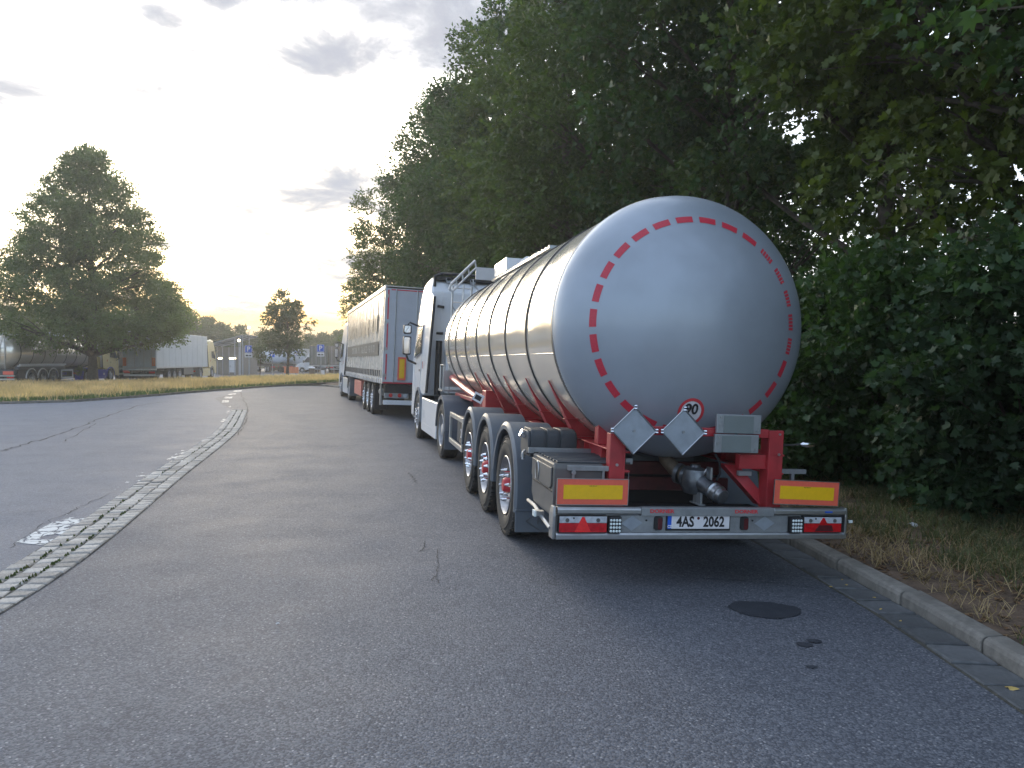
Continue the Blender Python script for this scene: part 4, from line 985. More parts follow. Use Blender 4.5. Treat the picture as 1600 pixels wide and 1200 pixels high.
for k, (a, r) in enumerate(((0, .070), (.02, .078), (.035, .066), (.06, .066), (.065, .074), (.085, .074), (.09, .062), (.13, .062))):
    if k: cpl.cyl(p0 + d_ * pa, p0 + d_ * a, pr, r, n=22)
    pa, pr = a, r
cpl.build('hose_coupling', M['alu'], v, 35)
MB().cyl(p0 + d_ * .13, p0 + d_ * .136, .056, n=22).build('coupling_cap', M['brass'], v, 35)
MB().tube([(.10, .27, .90), (.13, .25, .95), (.14, .22, .96)], .012, 8).box(.115, .13, .16, .24, .87, .97).build('valve_lever', M['alu'], v)
MB().tube([(.19, .20, .86), (.24, .24, .92), (.26, .30, 1.00), (.26, .38, 1.06)], .010, 8).build('air_hose', M['black'], v, 40)
add('valve_bracket', MB().box(.05, .07, .20, .34, .65, .75).box(.03, .09, .18, .36, .650, .66), 'greymetal')
# side under-run frame with a sign plate in it
b = MB(); x = -1.235
b.box(x - .02, x + .02, 5.36, 6.92, .885, .955).box(x - .02, x + .02, 5.36, 6.92, .46, .53).box(x - .02, x + .02, 6.86, 6.92, .53, .885).box(x - .02, x + .02, 5.36, 5.42, .53, .885)
add('under_run_frame', b, 'alu', bevel=.005)
o = add('hanging_plate', MB().box(-1.19, -1.18, 5.7, 6.1, .52, .86), 'black'); text('plate_number', '28', .20, M['signwhite'], o, (-1.192, 5.9, .68), LEFT)
add('spare_carrier', MB().box(-1.15, -.75, 5.45, 6.8, .87, .90).box(-1.15, -.80, 5.6, 6.7, .50, .86), 'plastic', bevel=.01)
for s in (-1, 1): add('landing_leg', MB().box(s * .82 - .06, s * .82 + .06, 6.05, 6.17, .35, 1.3).box(s * .82 - .13, s * .82 + .13, 6.0, 6.22, .30, .34), 'red', bevel=.006)
add('front_frame_box', MB().box(-.95, -.70, 5.25, 5.55, 1.10, 1.38), 'red', bevel=.01)
add('hose_tube', MB().tube([(-.98, 9.1, 1.48), (-.96, 7.2, 1.32), (-.94, 5.7, 1.22)], .055, 12), 'red', 40)
add('kingpin_skid', MB().box(-.9, .9, 6.9, 9.1, 1.13, 1.2), 'red', bevel=.01)
pl = add('hazard_plate', MB().box(-.08, .08, -.004, .004, -.065, .065), 'platewhite', bevel=.002); pl.location = (-1.05, 5.3, 1.27); pl.rotation_euler = (0, R(24), R(-30))
o = pl; MB().box(-.05, .05, -.007, -.0045, -.035, .035).build('hazard_mark', M['ink'], o)
# tank top: catwalk, spill boxes, folded handrail
b = MB(); b.box(-.36, .36, 4.2, 8.6, 3.33, 3.36)
for k in range(22): b.box(-.36, .36, 4.2 + k * .2, 4.24 + k * .2, 3.36, 3.375)
add('catwalk', b, 'alu')
add('spill_box', MB().box(-.34, .42, 7.2, 7.24, 3.38, 3.60).box(-.34, .42, 8.3, 8.34, 3.38, 3.62).box(-.36, -.34, 7.2, 8.34, 3.38, 3.61).box(.42, .44, 7.2, 8.34, 3.38, 3.61), 'white', bevel=.003)
add('spill_box', MB().add([(-.30, 6.6, 3.38), (.40, 6.6, 3.38), (.40, 7.15, 3.38), (-.30, 7.15, 3.38), (-.08, 6.9, 3.60), (.40, 6.9, 3.62), (.40, 7.15, 3.62), (-.08, 7.15, 3.60)], [(0, 3, 2, 1), (4, 5, 6, 7), (0, 1, 5, 4), (1, 2, 6, 5), (2, 3, 7, 6), (3, 0, 4, 7)]), 'white')
add('manhole_lid', MB().lathe([(0, .3), (.06, .3), (.09, .25), (.11, .05)], 'z', (0, 5.4, 3.36), n=24), 'alu', 40)
b = MB(); yq = 9.25
b.tube([(-1.05, yq, 3.30), (-.59, yq, 3.79)], .028, 8).tube([(-1.02, yq, 3.16), (-.56, yq, 3.66)], .02, 8).tube([(-1.05, yq, 3.30), (-1.08, yq + .02, 3.2), (-1.02, yq, 3.16)], .024, 8)
for u in (.2, .45, .7, .98): b.tube([(-1.05 + .46 * u, yq, 3.30 + .49 * u), (-1.02 + .46 * u, yq, 3.16 + .50 * u)], .018, 6)
b.tube([(-.62, yq, 3.42), (-.60, yq, 3.30), (-.52, yq, 3.22), (-.55, yq, 3.10)], .016, 6).tube([(-.8, yq, 3.3), (-.8, yq, 3.0)], .014, 6)
add('folded_handrail', b, 'alu', 40)
add('front_panel', MB().box(-.58, -.15, 9.22, 9.25, 3.42, 3.66), 'cabgrey', bevel=.004)
b = MB(); yl = 9.55
for xx in (-.98, -.60): b.tube([(xx, yl, 1.15), (xx, yl, 3.30)], .02, 8)
for k in range(8): b.tube([(-.98, yl, 1.30 + k * .28), (-.60, yl, 1.30 + k * .28)], .014, 6)
b.tube([(-.98, yl, 1.5), (-.60, yl, 2.0)], .01, 6).tube([(-.98, yl, 2.9), (-.60, yl, 2.4)], .01, 6)
add('ladder', b, 'alu', 40)
b = MB(); b.box(-1.15, .9, 9.2, 9.9, 1.20, 1.24)
b.tube([(-1.12, 9.25, 1.24), (-1.12, 9.25, 1.72), (-1.12, 9.85, 1.72), (-1.12, 9.85, 1.24)], .018, 6).tube([(-1.12, 9.25, 1.5), (-.5, 9.25, 1.5), (-.5, 9.25, 1.24)], .016, 6).box(-1.13, -.85, 9.22, 9.24, 1.3, 1.62)
add('front_platform', b, 'alu')

# ================================================================== 2. the tractor unit of the tanker
def tractor(loc, yaw, lean, label, paint='white', backmat='white', detail=True, blue=None, skirtmat=None):
    t = thing('tractor_unit', label, 'truck', loc); t.rotation_euler = (0, lean, yaw)
    A = lambda name, b, m, smooth=None, bevel=0: b.build(name, M[m] if isinstance(m, str) else m, t, smooth, bevel)
    sk = skirtmat or paint
    # origin: centre of the drive axle on the ground
    for s in (-1, 1):
        A('frame_rail', MB().box(s * .40 - .04, s * .40 + .04, -1.0, 4.6, .80, 1.02), 'black')
        wheel(t, s * 1.245, 0, s, 'drive'); wheel(t, s * 1.245, 3.75, s, 'front')
    A('axle', MB().cyl((-.95, 0, .515), (.95, 0, .515), .09, n=12).cyl((-.95, 3.75, .515), (.95, 3.75, .515), .06, n=12), 'black')
    A('fifth_wheel', MB().box(-.45, .45, -.45, .45, 1.02, 1.13), 'black', bevel=.02)
    # rear mudguards with ribs
    for s in (-1, 1):
        b = MB(); n = 24; secs = [(1.265, .58), (1.265, .63), (.62, .63), (.62, .60), (1.235, .60), (1.235, .58)]; m_ = len(secs)
        for k in range(n + 1):
            a = R(2 + 176 * k / n); rip = .018 * (1 if (k % 4) < 2 else 0) * (1 if 15 < 176 * k / n < 160 else 0)
            for j, (x, r) in enumerate(secs): b.v.append((s * x, math.cos(a) * (r + (rip if j in (1, 2) else 0)), .515 + math.sin(a) * (r + (rip if j in (1, 2) else 0))))
        for k in range(n):
            for j in range(m_): b.f.append((k * m_ + j, k * m_ + (j + 1) % m_, (k + 1) * m_ + (j + 1) % m_, (k + 1) * m_ + j)); b.mi.append(0)
        b.f += [tuple(range(m_)), tuple(range(n * m_, n * m_ + m_))]; b.mi += [0, 0]
        b.box(min(s * 1.265, s * .64), max(s * 1.265, s * .64), -.635, -.615, .22, .53)
        A('rear_mudguard', b, 'fender' if not blue else blue, 30)
    # side skirts, tank
    for s in (-1, 1):
        b = MB(); x = s * 1.235
        b.prism([(.68, .98), (.68, .55), (.75, .26), (3.0, .26), (3.08, .42), (3.08, .98)], 'x', min(x, x - s * .05), max(x, x - s * .05))
        A('side_skirt', b, sk, bevel=.015)
        A('skirt_recess', MB().box(min(x, x + s * .003), max(x, x + s * .003), 2.55, 2.75, .55, .72).box(min(x, x + s * .003), max(x, x + s * .003), .75, 3.0, .43, .435), 'cabgrey')
    A('tank_cover', MB().box(-1.17, 1.17, .72, 3.0, .35, .94), 'plastic', bevel=.02)
    A('deck_plate', MB().box(-.6, .6, .7, 2.7, 1.02, 1.05), 'greymetal')
    # cab
    body = MB()
    side = [(2.92, 1.02), (2.92, 3.30), (3.05, 3.52), (3.5, 3.66), (4.3, 3.60), (4.62, 3.42), (4.95, 2.72), (5.12, 1.90), (5.16, 1.05), (5.16, .45), (4.36, .45), (4.33, .70), (4.15, 1.0), (3.95, 1.14), (3.6, 1.16), (3.35, 1.05)]
    n = len(side)
    ring = lambda x, k: [(x, y, z) for y, z in side]
    w_of = lambda z: 1.235 if z < 2.0 else 1.235 - (z - 2.0) * .075
    body.v = [(-w_of(z), y, z) for y, z in side] + [(-w_of(z) + .06, y + (.0 if y < 3 else -.0), z + (.05 if z > 3.2 else 0)) for y, z in side] + [(w_of(z) - .06, y, z + (.05 if z > 3.2 else 0)) for y, z in side] + [(w_of(z), y, z) for y, z in side]
    for k in range(3):
        for i in range(n): body.f.append((k * n + i, k * n + (i + 1) % n, (k + 1) * n + (i + 1) % n, (k + 1) * n + i)); body.mi.append(0)
    body.f += [tuple(range(n))[::-1], tuple(range(3 * n, 4 * n))]; body.mi += [0, 0]
    cab = A('cab', body, paint, None, .035)
    sx = lambda z, e=0.0: -(w_of(z) + e)
    for s in (-1, 1):
        g = MB(); f = lambda y, z, e: (s * (w_of(z) + e), y, z)
        for q, nm, mm in (([(3.75, 1.98), (3.78, 2.62), (4.55, 2.62), (4.86, 2.1), (4.88, 1.86)], 'side_window', 'glass'),):
            g = MB(); m_ = len(q); g.v = [f(y, z, .004) for y, z in q] + [f(y, z, -.02) for y, z in q]
            g.f = [tuple(range(m_)), tuple(range(m_, 2 * m_))] + [(i, (i + 1) % m_, m_ + (i + 1) % m_, m_ + i) for i in range(m_)]; g.mi = [0] * len(g.f)
            g.build(nm, M[mm], cab)
        g = MB()
        for y0, z0, y1, z1 in ((3.62, 1.1, 3.62, 2.68), (3.62, 2.68, 4.62, 2.68), (2.95, 3.02, 4.8, 2.98), (4.4, 1.0, 4.98, 1.9)):
            g.tube([f(y0, z0, .001), f(y1, z1, .001)], .006, 5)
        g.build('door_seam', M['cabgrey'], cab)
        MB().box(min(s * 1.237, s * 1.243), max(s * 1.237, s * 1.243), 3.70, 3.84, 1.55, 1.60).build('door_handle', M['black'], cab)
        MB().box(min(s * 1.237, s * 1.243), max(s * 1.237, s * 1.243), 3.16, 3.24, 1.62, 1.78).build('marker_lamp', M['redlens'], cab)
        # wheel arch
        b = MB(); nn = 18
        for k in range(nn + 1):
            a = R(-8 + 196 * k / nn)
            for x, r in ((1.245, .60), (1.262, .60), (1.262, .67), (1.20, .69)): b.v.append((s * x, 3.75 + math.cos(a) * r, .515 + math.sin(a) * r))
        for k in range(nn):
            for j in range(3): b.f.append((k * 4 + j, k * 4 + j + 1, k * 4 + 5 + j, k * 4 + 4 + j)); b.mi.append(0)
        A('wheel_arch', b, 'fender' if not blue else blue, 35)
        # side air deflector behind the cab
        b = MB(); b.v = [f(2.93, 1.05, .0), f(2.93, 3.3, 0), f(2.52, 3.2, -.02), f(2.52, 1.1, 0.0), f(2.93, 1.05, -.03), f(2.93, 3.3, -.03), f(2.52, 3.2, -.05), f(2.52, 1.1, -.03)]
        b.f = [(0, 1, 2, 3), (4, 7, 6, 5), (0, 4, 5, 1), (1, 5, 6, 2), (2, 6, 7, 3), (3, 7, 4, 0)]; b.mi = [0] * 6
        A('side_deflector', b, paint, None, .01)
        A('deflector_edge', MB().tube([f(2.50, 3.2, -.03), f(2.50, 1.1, -.015)], .03, 6), 'black')
        # mirrors
        g = MB().tube([(s * 1.14, 4.62, 2.62), (s * 1.40, 4.70, 2.72), (s * 1.46, 4.70, 2.64)], .022, 8).tube([(s * 1.20, 4.78, 1.72), (s * 1.40, 4.74, 1.80), (s * 1.46, 4.70, 1.93)], .026, 8)
        A('mirror_arm', g, 'black', 40)
        for z0, z1 in ((2.44, 2.66), (1.93, 2.38)):
            o = A('mirror', MB().prism(rr_box(0, 0, *sorted((s * 1.36, s * 1.55)), z0, z1, .04, 3), 'y', 4.60, 4.76), 'black', 40, .01)
            MB().prism(rr_box(0, 0, *sorted((s * 1.38, s * 1.535)), z0 + .03, z1 - .025, .03, 3), 'y', 4.592, 4.5985).build('mirror_glass', M['mirror'], o)
    # windscreen, roof fittings
    MB().add([(-1.10, 5.06, 1.98), (1.10, 5.06, 1.98), (1.05, 4.72, 2.98), (-1.05, 4.72, 2.98), (-1.10, 5.13, 1.96), (1.10, 5.13, 1.96), (1.05, 4.83, 3.0), (-1.05, 4.83, 3.0)], [(0, 3, 2, 1), (4, 5, 6, 7), (0, 1, 5, 4), (1, 2, 6, 5), (2, 3, 7, 6), (3, 0, 4, 7)]).build('windscreen', M['glass'], cab)
    if detail:
        b = MB(); b.tube([(-1.06, 3.0, 3.46), (-1.06, 3.0, 3.70), (-.9, 3.0, 3.76), (.9, 3.0, 3.76), (1.06, 3.0, 3.70), (1.06, 3.0, 3.46)], .035, 8).box(-1.05, 1.05, 3.0, 3.5, 3.62, 3.70)
        A('roof_bar', b, 'black', 40)
        for x in (-.75, -.2, .5): A('roof_lamp', MB().lathe([(0, .06), (.05, .07), (.08, .06), (.09, .01)], 'y', (x, 2.93, 3.62), n=14), 'clearlens', 40)
    # rear wall of the cab with ribs and fittings
    A('rear_wall', MB().box(-1.10, 1.10, 2.885, 2.925, 1.15, 3.32), backmat, bevel=.01)
    b = MB()
    for x in (-.9, -.45, 0, .45, .9): b.box(x - .02, x + .02, 2.865, 2.885, 2.32, 3.22)
    b.box(-1.06, 1.06, 2.86, 2.886, 2.24, 2.27); A('rear_wall_rib', b, backmat, bevel=.004)
    A('rear_locker', MB().box(-.80, -.30, 2.62, 2.86, 1.10, 2.12).box(-.22, .85, 2.66, 2.86, 1.10, 2.0), paint, bevel=.02)
    b = MB()
    for z in (1.45, 1.6, 1.75): b.box(-.74, -.36, 2.605, 2.62, z, z + .012)
    A('locker_groove', b, 'cabgrey')
    A('exhaust_stack', MB().tube([(-.95, 2.72, 1.05), (-.95, 2.72, 2.25)], .07, 12).tube([(-.66, 2.72, 2.12), (-.62, 2.7, 2.28), (-.35, 2.7, 2.24), (.1, 2.7, 2.18)], .035, 8), 'black', 40)
    n_ = 24; o = A('no_smoking_sign', MB().prism([(-.56 + .085 * math.cos(2 * math.pi * i / n_), 1.93 + .085 * math.sin(2 * math.pi * i / n_)) for i in range(n_)], 'y', 2.610, 2.618), 'signwhite')
    b = MB(); b.tube([(-.56 + .076 * math.cos(2 * math.pi * i / n_), 2.608, 1.93 + .076 * math.sin(2 * math.pi * i / n_)) for i in range(n_ + 1)], .009, 5).tube([(-.615, 2.608, 1.98), (-.505, 2.608, 1.88)], .008, 5); b.build('red_ring', M['redink'], o)
    MB().box(-.60, -.52, 2.6095, 2.6098, 1.92, 1.94).build('cigarette', M['ink'], o)
    A('air_line', MB().tube([(-.3, 2.6, 1.7), (-.35, 2.0, 1.35), (-.3, 1.2, 1.2), (-.25, .6, 1.25)], .018, 6).tube([(-.1, 2.6, 1.7), (-.12, 2.1, 1.3), (0, 1.3, 1.25)], .018, 6), 'black', 40)
    A('wall_hook', MB().tube([(-1.0, 2.86, 3.02), (-.85, 2.84, 3.0)], .03, 6).tube([(-1.0, 2.86, 2.42), (-.85, 2.84, 2.42)], .03, 6), 'black')
    A('rear_lamp', MB().box(-1.05, -.75, -1.05, -1.0, .68, .80).box(.75, 1.05, -1.05, -1.0, .68, .80), 'redlens')
    A('grille', MB().box(-.95, .95, 5.16, 5.19, .60, 1.75), 'black', bevel=.01)
    for s in (-1, 1):
        A('headlight', MB().box(s * .92 - .2, s * .92 + .2, 5.161, 5.20, .62, .85), 'clearlens', bevel=.02)
        A('cab_step', MB().box(min(s * 1.0, s * 1.24), max(s * 1.0, s * 1.24), 4.42, 4.8, .44, .5), 'plastic')
    return t
def local_to_world(o, x, y, z=0):
    m4 = Matrix.Translation(o.location) @ o.rotation_euler.to_matrix().to_4x4(); return m4 @ Vector((x, y, z))
p = local_to_world(tk, 0.02, 8.53)
tr1 = tractor(p, YAW + 0.038, LEAN, 'white tractor unit with dark roof bar standing in front of the near silver tank trailer')

# ================================================================== 3. the curtain-side lorry ahead
FY = 0.291
pL = Vector((-3.98, 23.3)); rt = Vector((math.cos(FY), math.sin(FY)))
c = pL + rt * 1.275
ct = thing('curtain_trailer', 'beige curtain-side semi-trailer with grey rear doors, parked ahead of the white tractor', 'trailer', (c.x, c.y, -0.051)); ct.rotation_euler = (0, LEAN, FY)
A = lambda name, b, m, smooth=None, bevel=0: b.build(name, M[m] if isinstance(m, str) else m, ct, smooth, bevel)
W2, LN, ZB, ZT = 1.27, 13.6, 1.12, 4.04
A('load_floor', MB().box(-W2, W2, .0, LN, ZB, ZB + .14), 'cabgrey', bevel=.01)
for s in (-1, 1):      # wavy curtain
    b = MB(); ny, nz_ = 190, 10
    for j in range(ny + 1):
        y = .14 + (LN - .2) * j / ny
        for k in range(nz_ + 1):
            z = ZB + .02 + (ZT - ZB - .09) * k / nz_; w = .007 * math.sin(y * 14 + math.sin(z * 2) * .6) * (.3 + .7 * (k / nz_)) + .010 * math.sin(y * 5.2 + z) * (1 if 0 < k < nz_ else 0)
            b.v.append((s * (W2 - .012 + w), y, z))
    for j in range(ny):
        for k in range(nz_): b.f.append((j * (nz_ + 1) + k, (j + 1) * (nz_ + 1) + k, (j + 1) * (nz_ + 1) + k + 1, j * (nz_ + 1) + k + 1)); b.mi.append(0)
    A('side_curtain', b, 'curtain', 80)
    A('roof_edge_rail', MB().box(*sorted((s * (W2 - .05), s * (W2 + .02))), .0, LN, ZT - .09, ZT + .04), 'alu', bevel=.01)
    A('lower_edge_rail', MB().box(*sorted((s * (W2 - .03), s * (W2 + .012))), .0, LN, ZB - .03, ZB + .10), 'curtain', bevel=.005)
# printed band on the curtain: reads as small pale characters on a faded brown band
x = -W2 - .020
A('printed_band', MB().box(x - .004, x, 1.1, 12.9, 1.96, 2.40), 'bandprint')
text('band_lettering', 'LOGISTIEK   NL   TEL. 0522 / 96 70 70', .36, M['curtain'], ct, (x - .006, 6.4, 2.17), LEFT, 1.45)
b = MB(); y = 1.7
while y < 12.7:
    w = random.uniform(.28, .5); b.box(x - .002, x, y, y + w, 2.66 + random.uniform(0, .1), 3.2 + random.uniform(0, .08)); y += w + random.uniform(.2, .38)
A('curtain_stripes', b, 'curtainstripe')  # darker upright blocks along the upper curtain
for k in range(27):
    y = .45 + k * .495
    A('curtain_strap', MB().box(x - .012, x - .001, y, y + .10, 1.09, 1.50), 'white'); A('strap_buckle', MB().box(x - .03, x - .013, y - .02, y + .13, 1.30, 1.50), 'black')
A('roof', MB().box(-W2 + .05, W2 - .05, 0, LN, ZT, ZT + .03), 'curtain')
A('front_wall', MB().box(-W2, W2, LN - .02, LN + .04, ZB, ZT), 'doorgrey')
for s in (-1, 1):
    x0, x1 = sorted((s * .004, s * (W2 - .045)))
    o = A('rear_door', MB().box(x0, x1, -.03, .02, ZB + .04, ZT - .05), 'doorgrey', bevel=.006)
    for xx in (.95, .30): MB().cyl((s * xx, -.05, ZB + .02), (s * xx, -.05, ZT - .06), .018, n=8).box(s * xx - .03, s * xx + .03, -.06, -.03, 2.0, 2.06).build('lock_rod', M['alu'], o)
    MB().box(s * .30 - .03, s * .30 + .22, -.075, -.055, 1.45, 1.49).build('door_handle', M['alu'], o)
    for z in (1.3, 2.1, 2.9, 3.7): MB().box(*sorted((s * (W2 - .09), s * (W2 + .004))), -.045, .02, z, z + .10).build('hinge', M['alu'], o)
    A('corner_post', MB().box(*sorted((s * (W2 - .043), s * W2)), -.02, .12, ZB + .0, ZT), 'cabgrey', bevel=.005)
    A('outline_tape', MB().box(*sorted((s * (W2 - .115), s * (W2 - .07))), -.0345, -.031, ZB + .1, 2.0).box(*sorted((s * (W2 - .115), s * (W2 - .07))), -.0345, -.031, 2.12, 2.95).box(*sorted((s * (W2 - .115), s * (W2 - .07))), -.0345, -.031, 3.05, ZT - .1), 'tape')
A('outline_tape', MB().box(-1.1, 1.1, -.0345, -.031, ZT - .11, ZT - .075), 'tape'); A('sill_tape', MB().box(-W2, W2, -.05, -.032, ZB - .01, ZB + .025), 'tape')
for x0, x1 in ((-.83, -.58), (.58, .83)):
    o = A('marker_board', MB().box(x0, x1, -.085, -.078, 1.22, 1.92), 'orange'); MB().box(x0 + .05, x1 - .05, -.0885, -.0855, 1.28, 1.86).build('yellow_field', M['yellow'], o)
A('buffer_beam', MB().box(-1.2, 1.2, .0, .1, .82, 1.08), 'black', bevel=.01)
for s in (-1, 1):
    x0, x1 = sorted((s * 1.18, s * .45)); o = A('rear_lamp', MB().box(x0, x1, .02, .10, .66, .84), 'greymetal', bevel=.01)
    for xx, m_ in ((.25, 'redlens'), (.62, 'redlens'), (.85, 'clearlens')): MB().cyl((x0 + (x1 - x0) * xx, .02, .75), (x0 + (x1 - x0) * xx, .005, .75), .06, n=14).build('lens', M[m_], o)
A('licence_plate', MB().box(-.26, .26, .005, .015, .68, .79), 'yellow')
for x_ in (-.36, -.12, .16, .36): A('round_lamp', MB().cyl((x_, .03, .75), (x_, .015, .75), .055, n=14), 'toolbox')
A('under_run_bar', MB().box(-1.22, 1.22, .0, .10, .46, .60), 'white', bevel=.01)
for s in (-1, 1):
    A('chassis_rail', MB().box(s * .5 - .05, s * .5 + .05, .1, 13, .80, 1.1), 'black')
    for k, y in enumerate((2.7, 4.01, 5.32)):
        wheel(ct, s * 1.26, y, s, 'trailer')
        A('mudguard', MB().box(*sorted((s * .85, s * 1.25)), y - .6, y + .6, 1.06, 1.09), 'plastic')
    A('mud_flap', MB().box(*sorted((s * .85, s * 1.25)), 1.9, 1.92, .2, .95), 'black')
    A('air_tank', MB().cyl((s * 1.05, 1.0, .8), (s * 1.05, 1.7, .8), .12, n=14), 'alu', 40); A('support_bracket', MB().box(*sorted((s * 1.15, s * 1.2)), .9, 1.1, .4, 1.05), 'alu')
    A('pallet_box', MB().box(*sorted((s * .75, s * 1.24)), 6.6, 9.4, .42, 1.0), 'salmon' if s < 0 else 'plastic', bevel=.015)
A('landing_leg', MB().box(-.85, -.73, 10.3, 10.45, .2, 1.1).box(.73, .85, 10.3, 10.45, .2, 1.1), 'black')
p = local_to_world(ct, 0, 12.0)
tractor(p, FY + .02, LEAN, 'pale tractor unit coupled to the beige curtain-side trailer, mostly hidden by it', detail=False)
# ------------------------------------------------------------------ trees
def leaf_mesh(name, P, D, size, m, shape='oval', up=0.5, droop=0.0):
    """P: leaf base points (n,3), D: outward directions (n,3). builds folded leaves"""
    n = len(P); S = size * rng.uniform(.65, 1.3, n)[:, None]
    rnd = rng.normal(0, 1, (n, 3)); ax = D + rnd * 0.75; ax[:, 2] -= droop; ax /= np.linalg.norm(ax, axis=1)[:, None]
    nr = rng.normal(0, .6, (n, 3)); nr[:, 2] += up; nr += D * .35; nr -= (nr * ax).sum(1)[:, None] * ax; nr /= np.linalg.norm(nr, axis=1)[:, None] + 1e-9
    sd = np.cross(ax, nr)
    if shape == 'oval':
        T = np.array([(0, 0, 0), (.32, .45, .10), (0, 1, 0), (-.32, .45, .10)]); F = [(0, 1, 2), (0, 2, 3)]
    elif shape == 'spray':   # a small sprig of three pointed leaves
        T = np.array([(0, 0, 0), (.22, .5, .06), (0, 1, 0), (-.22, .5, .06), (.75, .62, .1), (.42, .30, -.02), (-.75, .62, .1), (-.42, .30, -.02)]); F = [(0, 1, 2), (0, 2, 3), (0, 5, 4), (0, 4, 1), (0, 6, 7), (0, 3, 6)]
    else:                    # maple: five lobes
        T = np.array([(0, 0, 0), (.30, .08, .05), (.52, .26, .10), (.28, .40, .04), (.40, .78, .09), (.13, .62, .02), (0, 1.0, -.04), (-.13, .62, .02), (-.40, .78, .09), (-.28, .40, .04), (-.52, .26, .10), (-.30, .08, .05)])
        F = [(0, 1, 2, 3), (0, 3, 4, 5), (0, 5, 6, 7), (0, 7, 8, 9), (0, 9, 10, 11)]
    k = len(T); V = P[:, None, :] + S[:, None, :] * (T[None, :, 0, None] * sd[:, None, :] + T[None, :, 1, None] * ax[:, None, :] + T[None, :, 2, None] * nr[:, None, :])
    fl = np.concatenate([np.array(f) for f in F]); cnts = [len(f) for f in F]; st = np.concatenate([[0], np.cumsum(cnts)[:-1]]); tot = sum(cnts)
    loops = (np.arange(n)[:, None] * k + fl[None]).ravel(); ls = (np.arange(n)[:, None] * tot + st[None]).ravel()
    me = bpy.data.meshes.new(name); me.vertices.add(n * k); me.vertices.foreach_set('co', V.ravel()); me.loops.add(len(loops)); me.loops.foreach_set('vertex_index', loops)
    me.polygons.add(len(ls)); me.polygons.foreach_set('loop_start', ls); me.update(calc_edges=True)
    me.materials.append(m); me.shade_smooth(); return me
def crown_points(prof, n_blob, n_twig, per, blob_r, squash=0.7, z_noise=.3, inner=.25, twig=.45, cut=None):
    """prof: list (z, radius). foliage sits in clumps near the envelope, with gaps between them"""
    zz = np.array([p[0] for p in prof]); rr = np.array([p[1] for p in prof])
    C = []
    w = rr + .3; cz = np.linspace(zz[0], zz[-1], 200); cw = np.interp(cz, zz, rr) + .25; cw /= cw.sum()
    for _ in range(n_blob):
        z = rng.choice(cz, p=cw); R0 = np.interp(z, zz, rr); a = rng.uniform(0, 2 * np.pi); q = R0 * (1 - blob_r * .25 / max(R0, .5)) * rng.uniform(.55, 1.0) ** .6
        if rng.uniform() < inner: q *= rng.uniform(.1, .7)
        C.append((math.cos(a) * q, math.sin(a) * q, z))
    C = np.array(C)
    if cut is not None: C = C[cut(C)]
    idx = rng.integers(0, len(C), n_twig); br = blob_r * rng.uniform(.6, 1.25, len(C))
    d = rng.normal(0, 1, (n_twig, 3)); d /= np.linalg.norm(d, axis=1)[:, None]
    rad = rng.uniform(.35, 1.0, n_twig) ** .5
    T0 = C[idx] + d * (rad * br[idx])[:, None] * np.array([1, 1, squash])
    out = T0 - np.array([0, 0, 1]) * T0[:, 2:3] + np.array([0, 0, 1]) * ((T0[:, 2:3] - (zz[0] + zz[-1]) / 2) * .35)
    out /= np.linalg.norm(out, axis=1)[:, None] + 1e-6
    dr = out * .6 + d * .6 + rng.normal(0, .25, (n_twig, 3)); dr /= np.linalg.norm(dr, axis=1)[:, None]
    u = np.tile(np.linspace(0, 1, per), n_twig); P = np.repeat(T0, per, 0) + np.repeat(dr, per, 0) * (u * twig)[:, None] + rng.normal(0, .03, (n_twig * per, 3))
    return P, np.repeat(dr, per, 0), C
def trunk_mesh(h, r, C, n_limb, z_start, lean=0.0, segs=8, limb_r=.3):
    b = MB(); P_ = []; x = y = 0.0
    for i in range(segs + 1):
        z = h * i / segs; P_.append((x, y, z)); x += random.uniform(-.10, .10) * (1 if i else .2) + lean / segs; y += random.uniform(-.10, .10) * (1 if i else .2)
    rs = [r * (1.35 if i == 0 else 1.0) * (1 - .85 * i / segs) + .01 for i in range(segs + 1)]
    b.tube(P_, rs, 10)
    idx = rng.permutation(len(C))[:n_limb]
    for j in idx:
        c = Vector(C[j]); zt = max(z_start, min(h * .95, c.z - c.xy.length * random.uniform(.35, .8)))
        k = zt / h * segs; i = min(int(k), segs - 1); f = k - i; p0 = Vector(P_[i]).lerp(Vector(P_[i + 1]), f); r0 = (rs[i] * (1 - f) + rs[i + 1] * f) * .5
        mid = p0.lerp(c, .5) + Vector((random.uniform(-.3, .3), random.uniform(-.3, .3), random.uniform(-.1, .4)))
        b.tube([p0, p0.lerp(mid, .5) + Vector((0, 0, .08)), mid, mid.lerp(c, .6) + Vector((random.uniform(-.2, .2), random.uniform(-.2, .2), 0)), c], [r0 * 1.1, r0 * .8, r0 * .6, r0 * .4, .012], 6)
        for _ in range(2):
            e = c + Vector((random.uniform(-.9, .9), random.uniform(-.9, .9), random.uniform(-.3, .6))); b.tube([mid, mid.lerp(e, .5) + Vector((0, 0, .1)), e], [r0 * .4, r0 * .25, .008], 5)
    return b.mesh('trunk', M['bark'], smooth=60, fix=False)
def make_kind(prof, n_blob, n_twig, per, blob_r, leaf, m, shape, h, r, n_limb, z0, **kw):
    P, D, C = crown_points(prof, n_blob, n_twig, per, blob_r, **kw)
    return leaf_mesh('crown', P, D, leaf, M[m], shape), trunk_mesh(h, r, C, n_limb, z0)
def place(kind, x, y, z, sc_, rz, name, label, group, cat='tree', mat_=None, szz=1.0):
    o = thing(name, label, cat, (x, y, z), rz, group); o.scale = (sc_, sc_, sc_ * szz)
    cr, tr = kind; link('trunk', tr, o); c = link('crown', cr, o); 
    if mat_ is not None: c.material_slots[0].link = 'OBJECT'; c.material_slots[0].material = M[mat_]
    return o
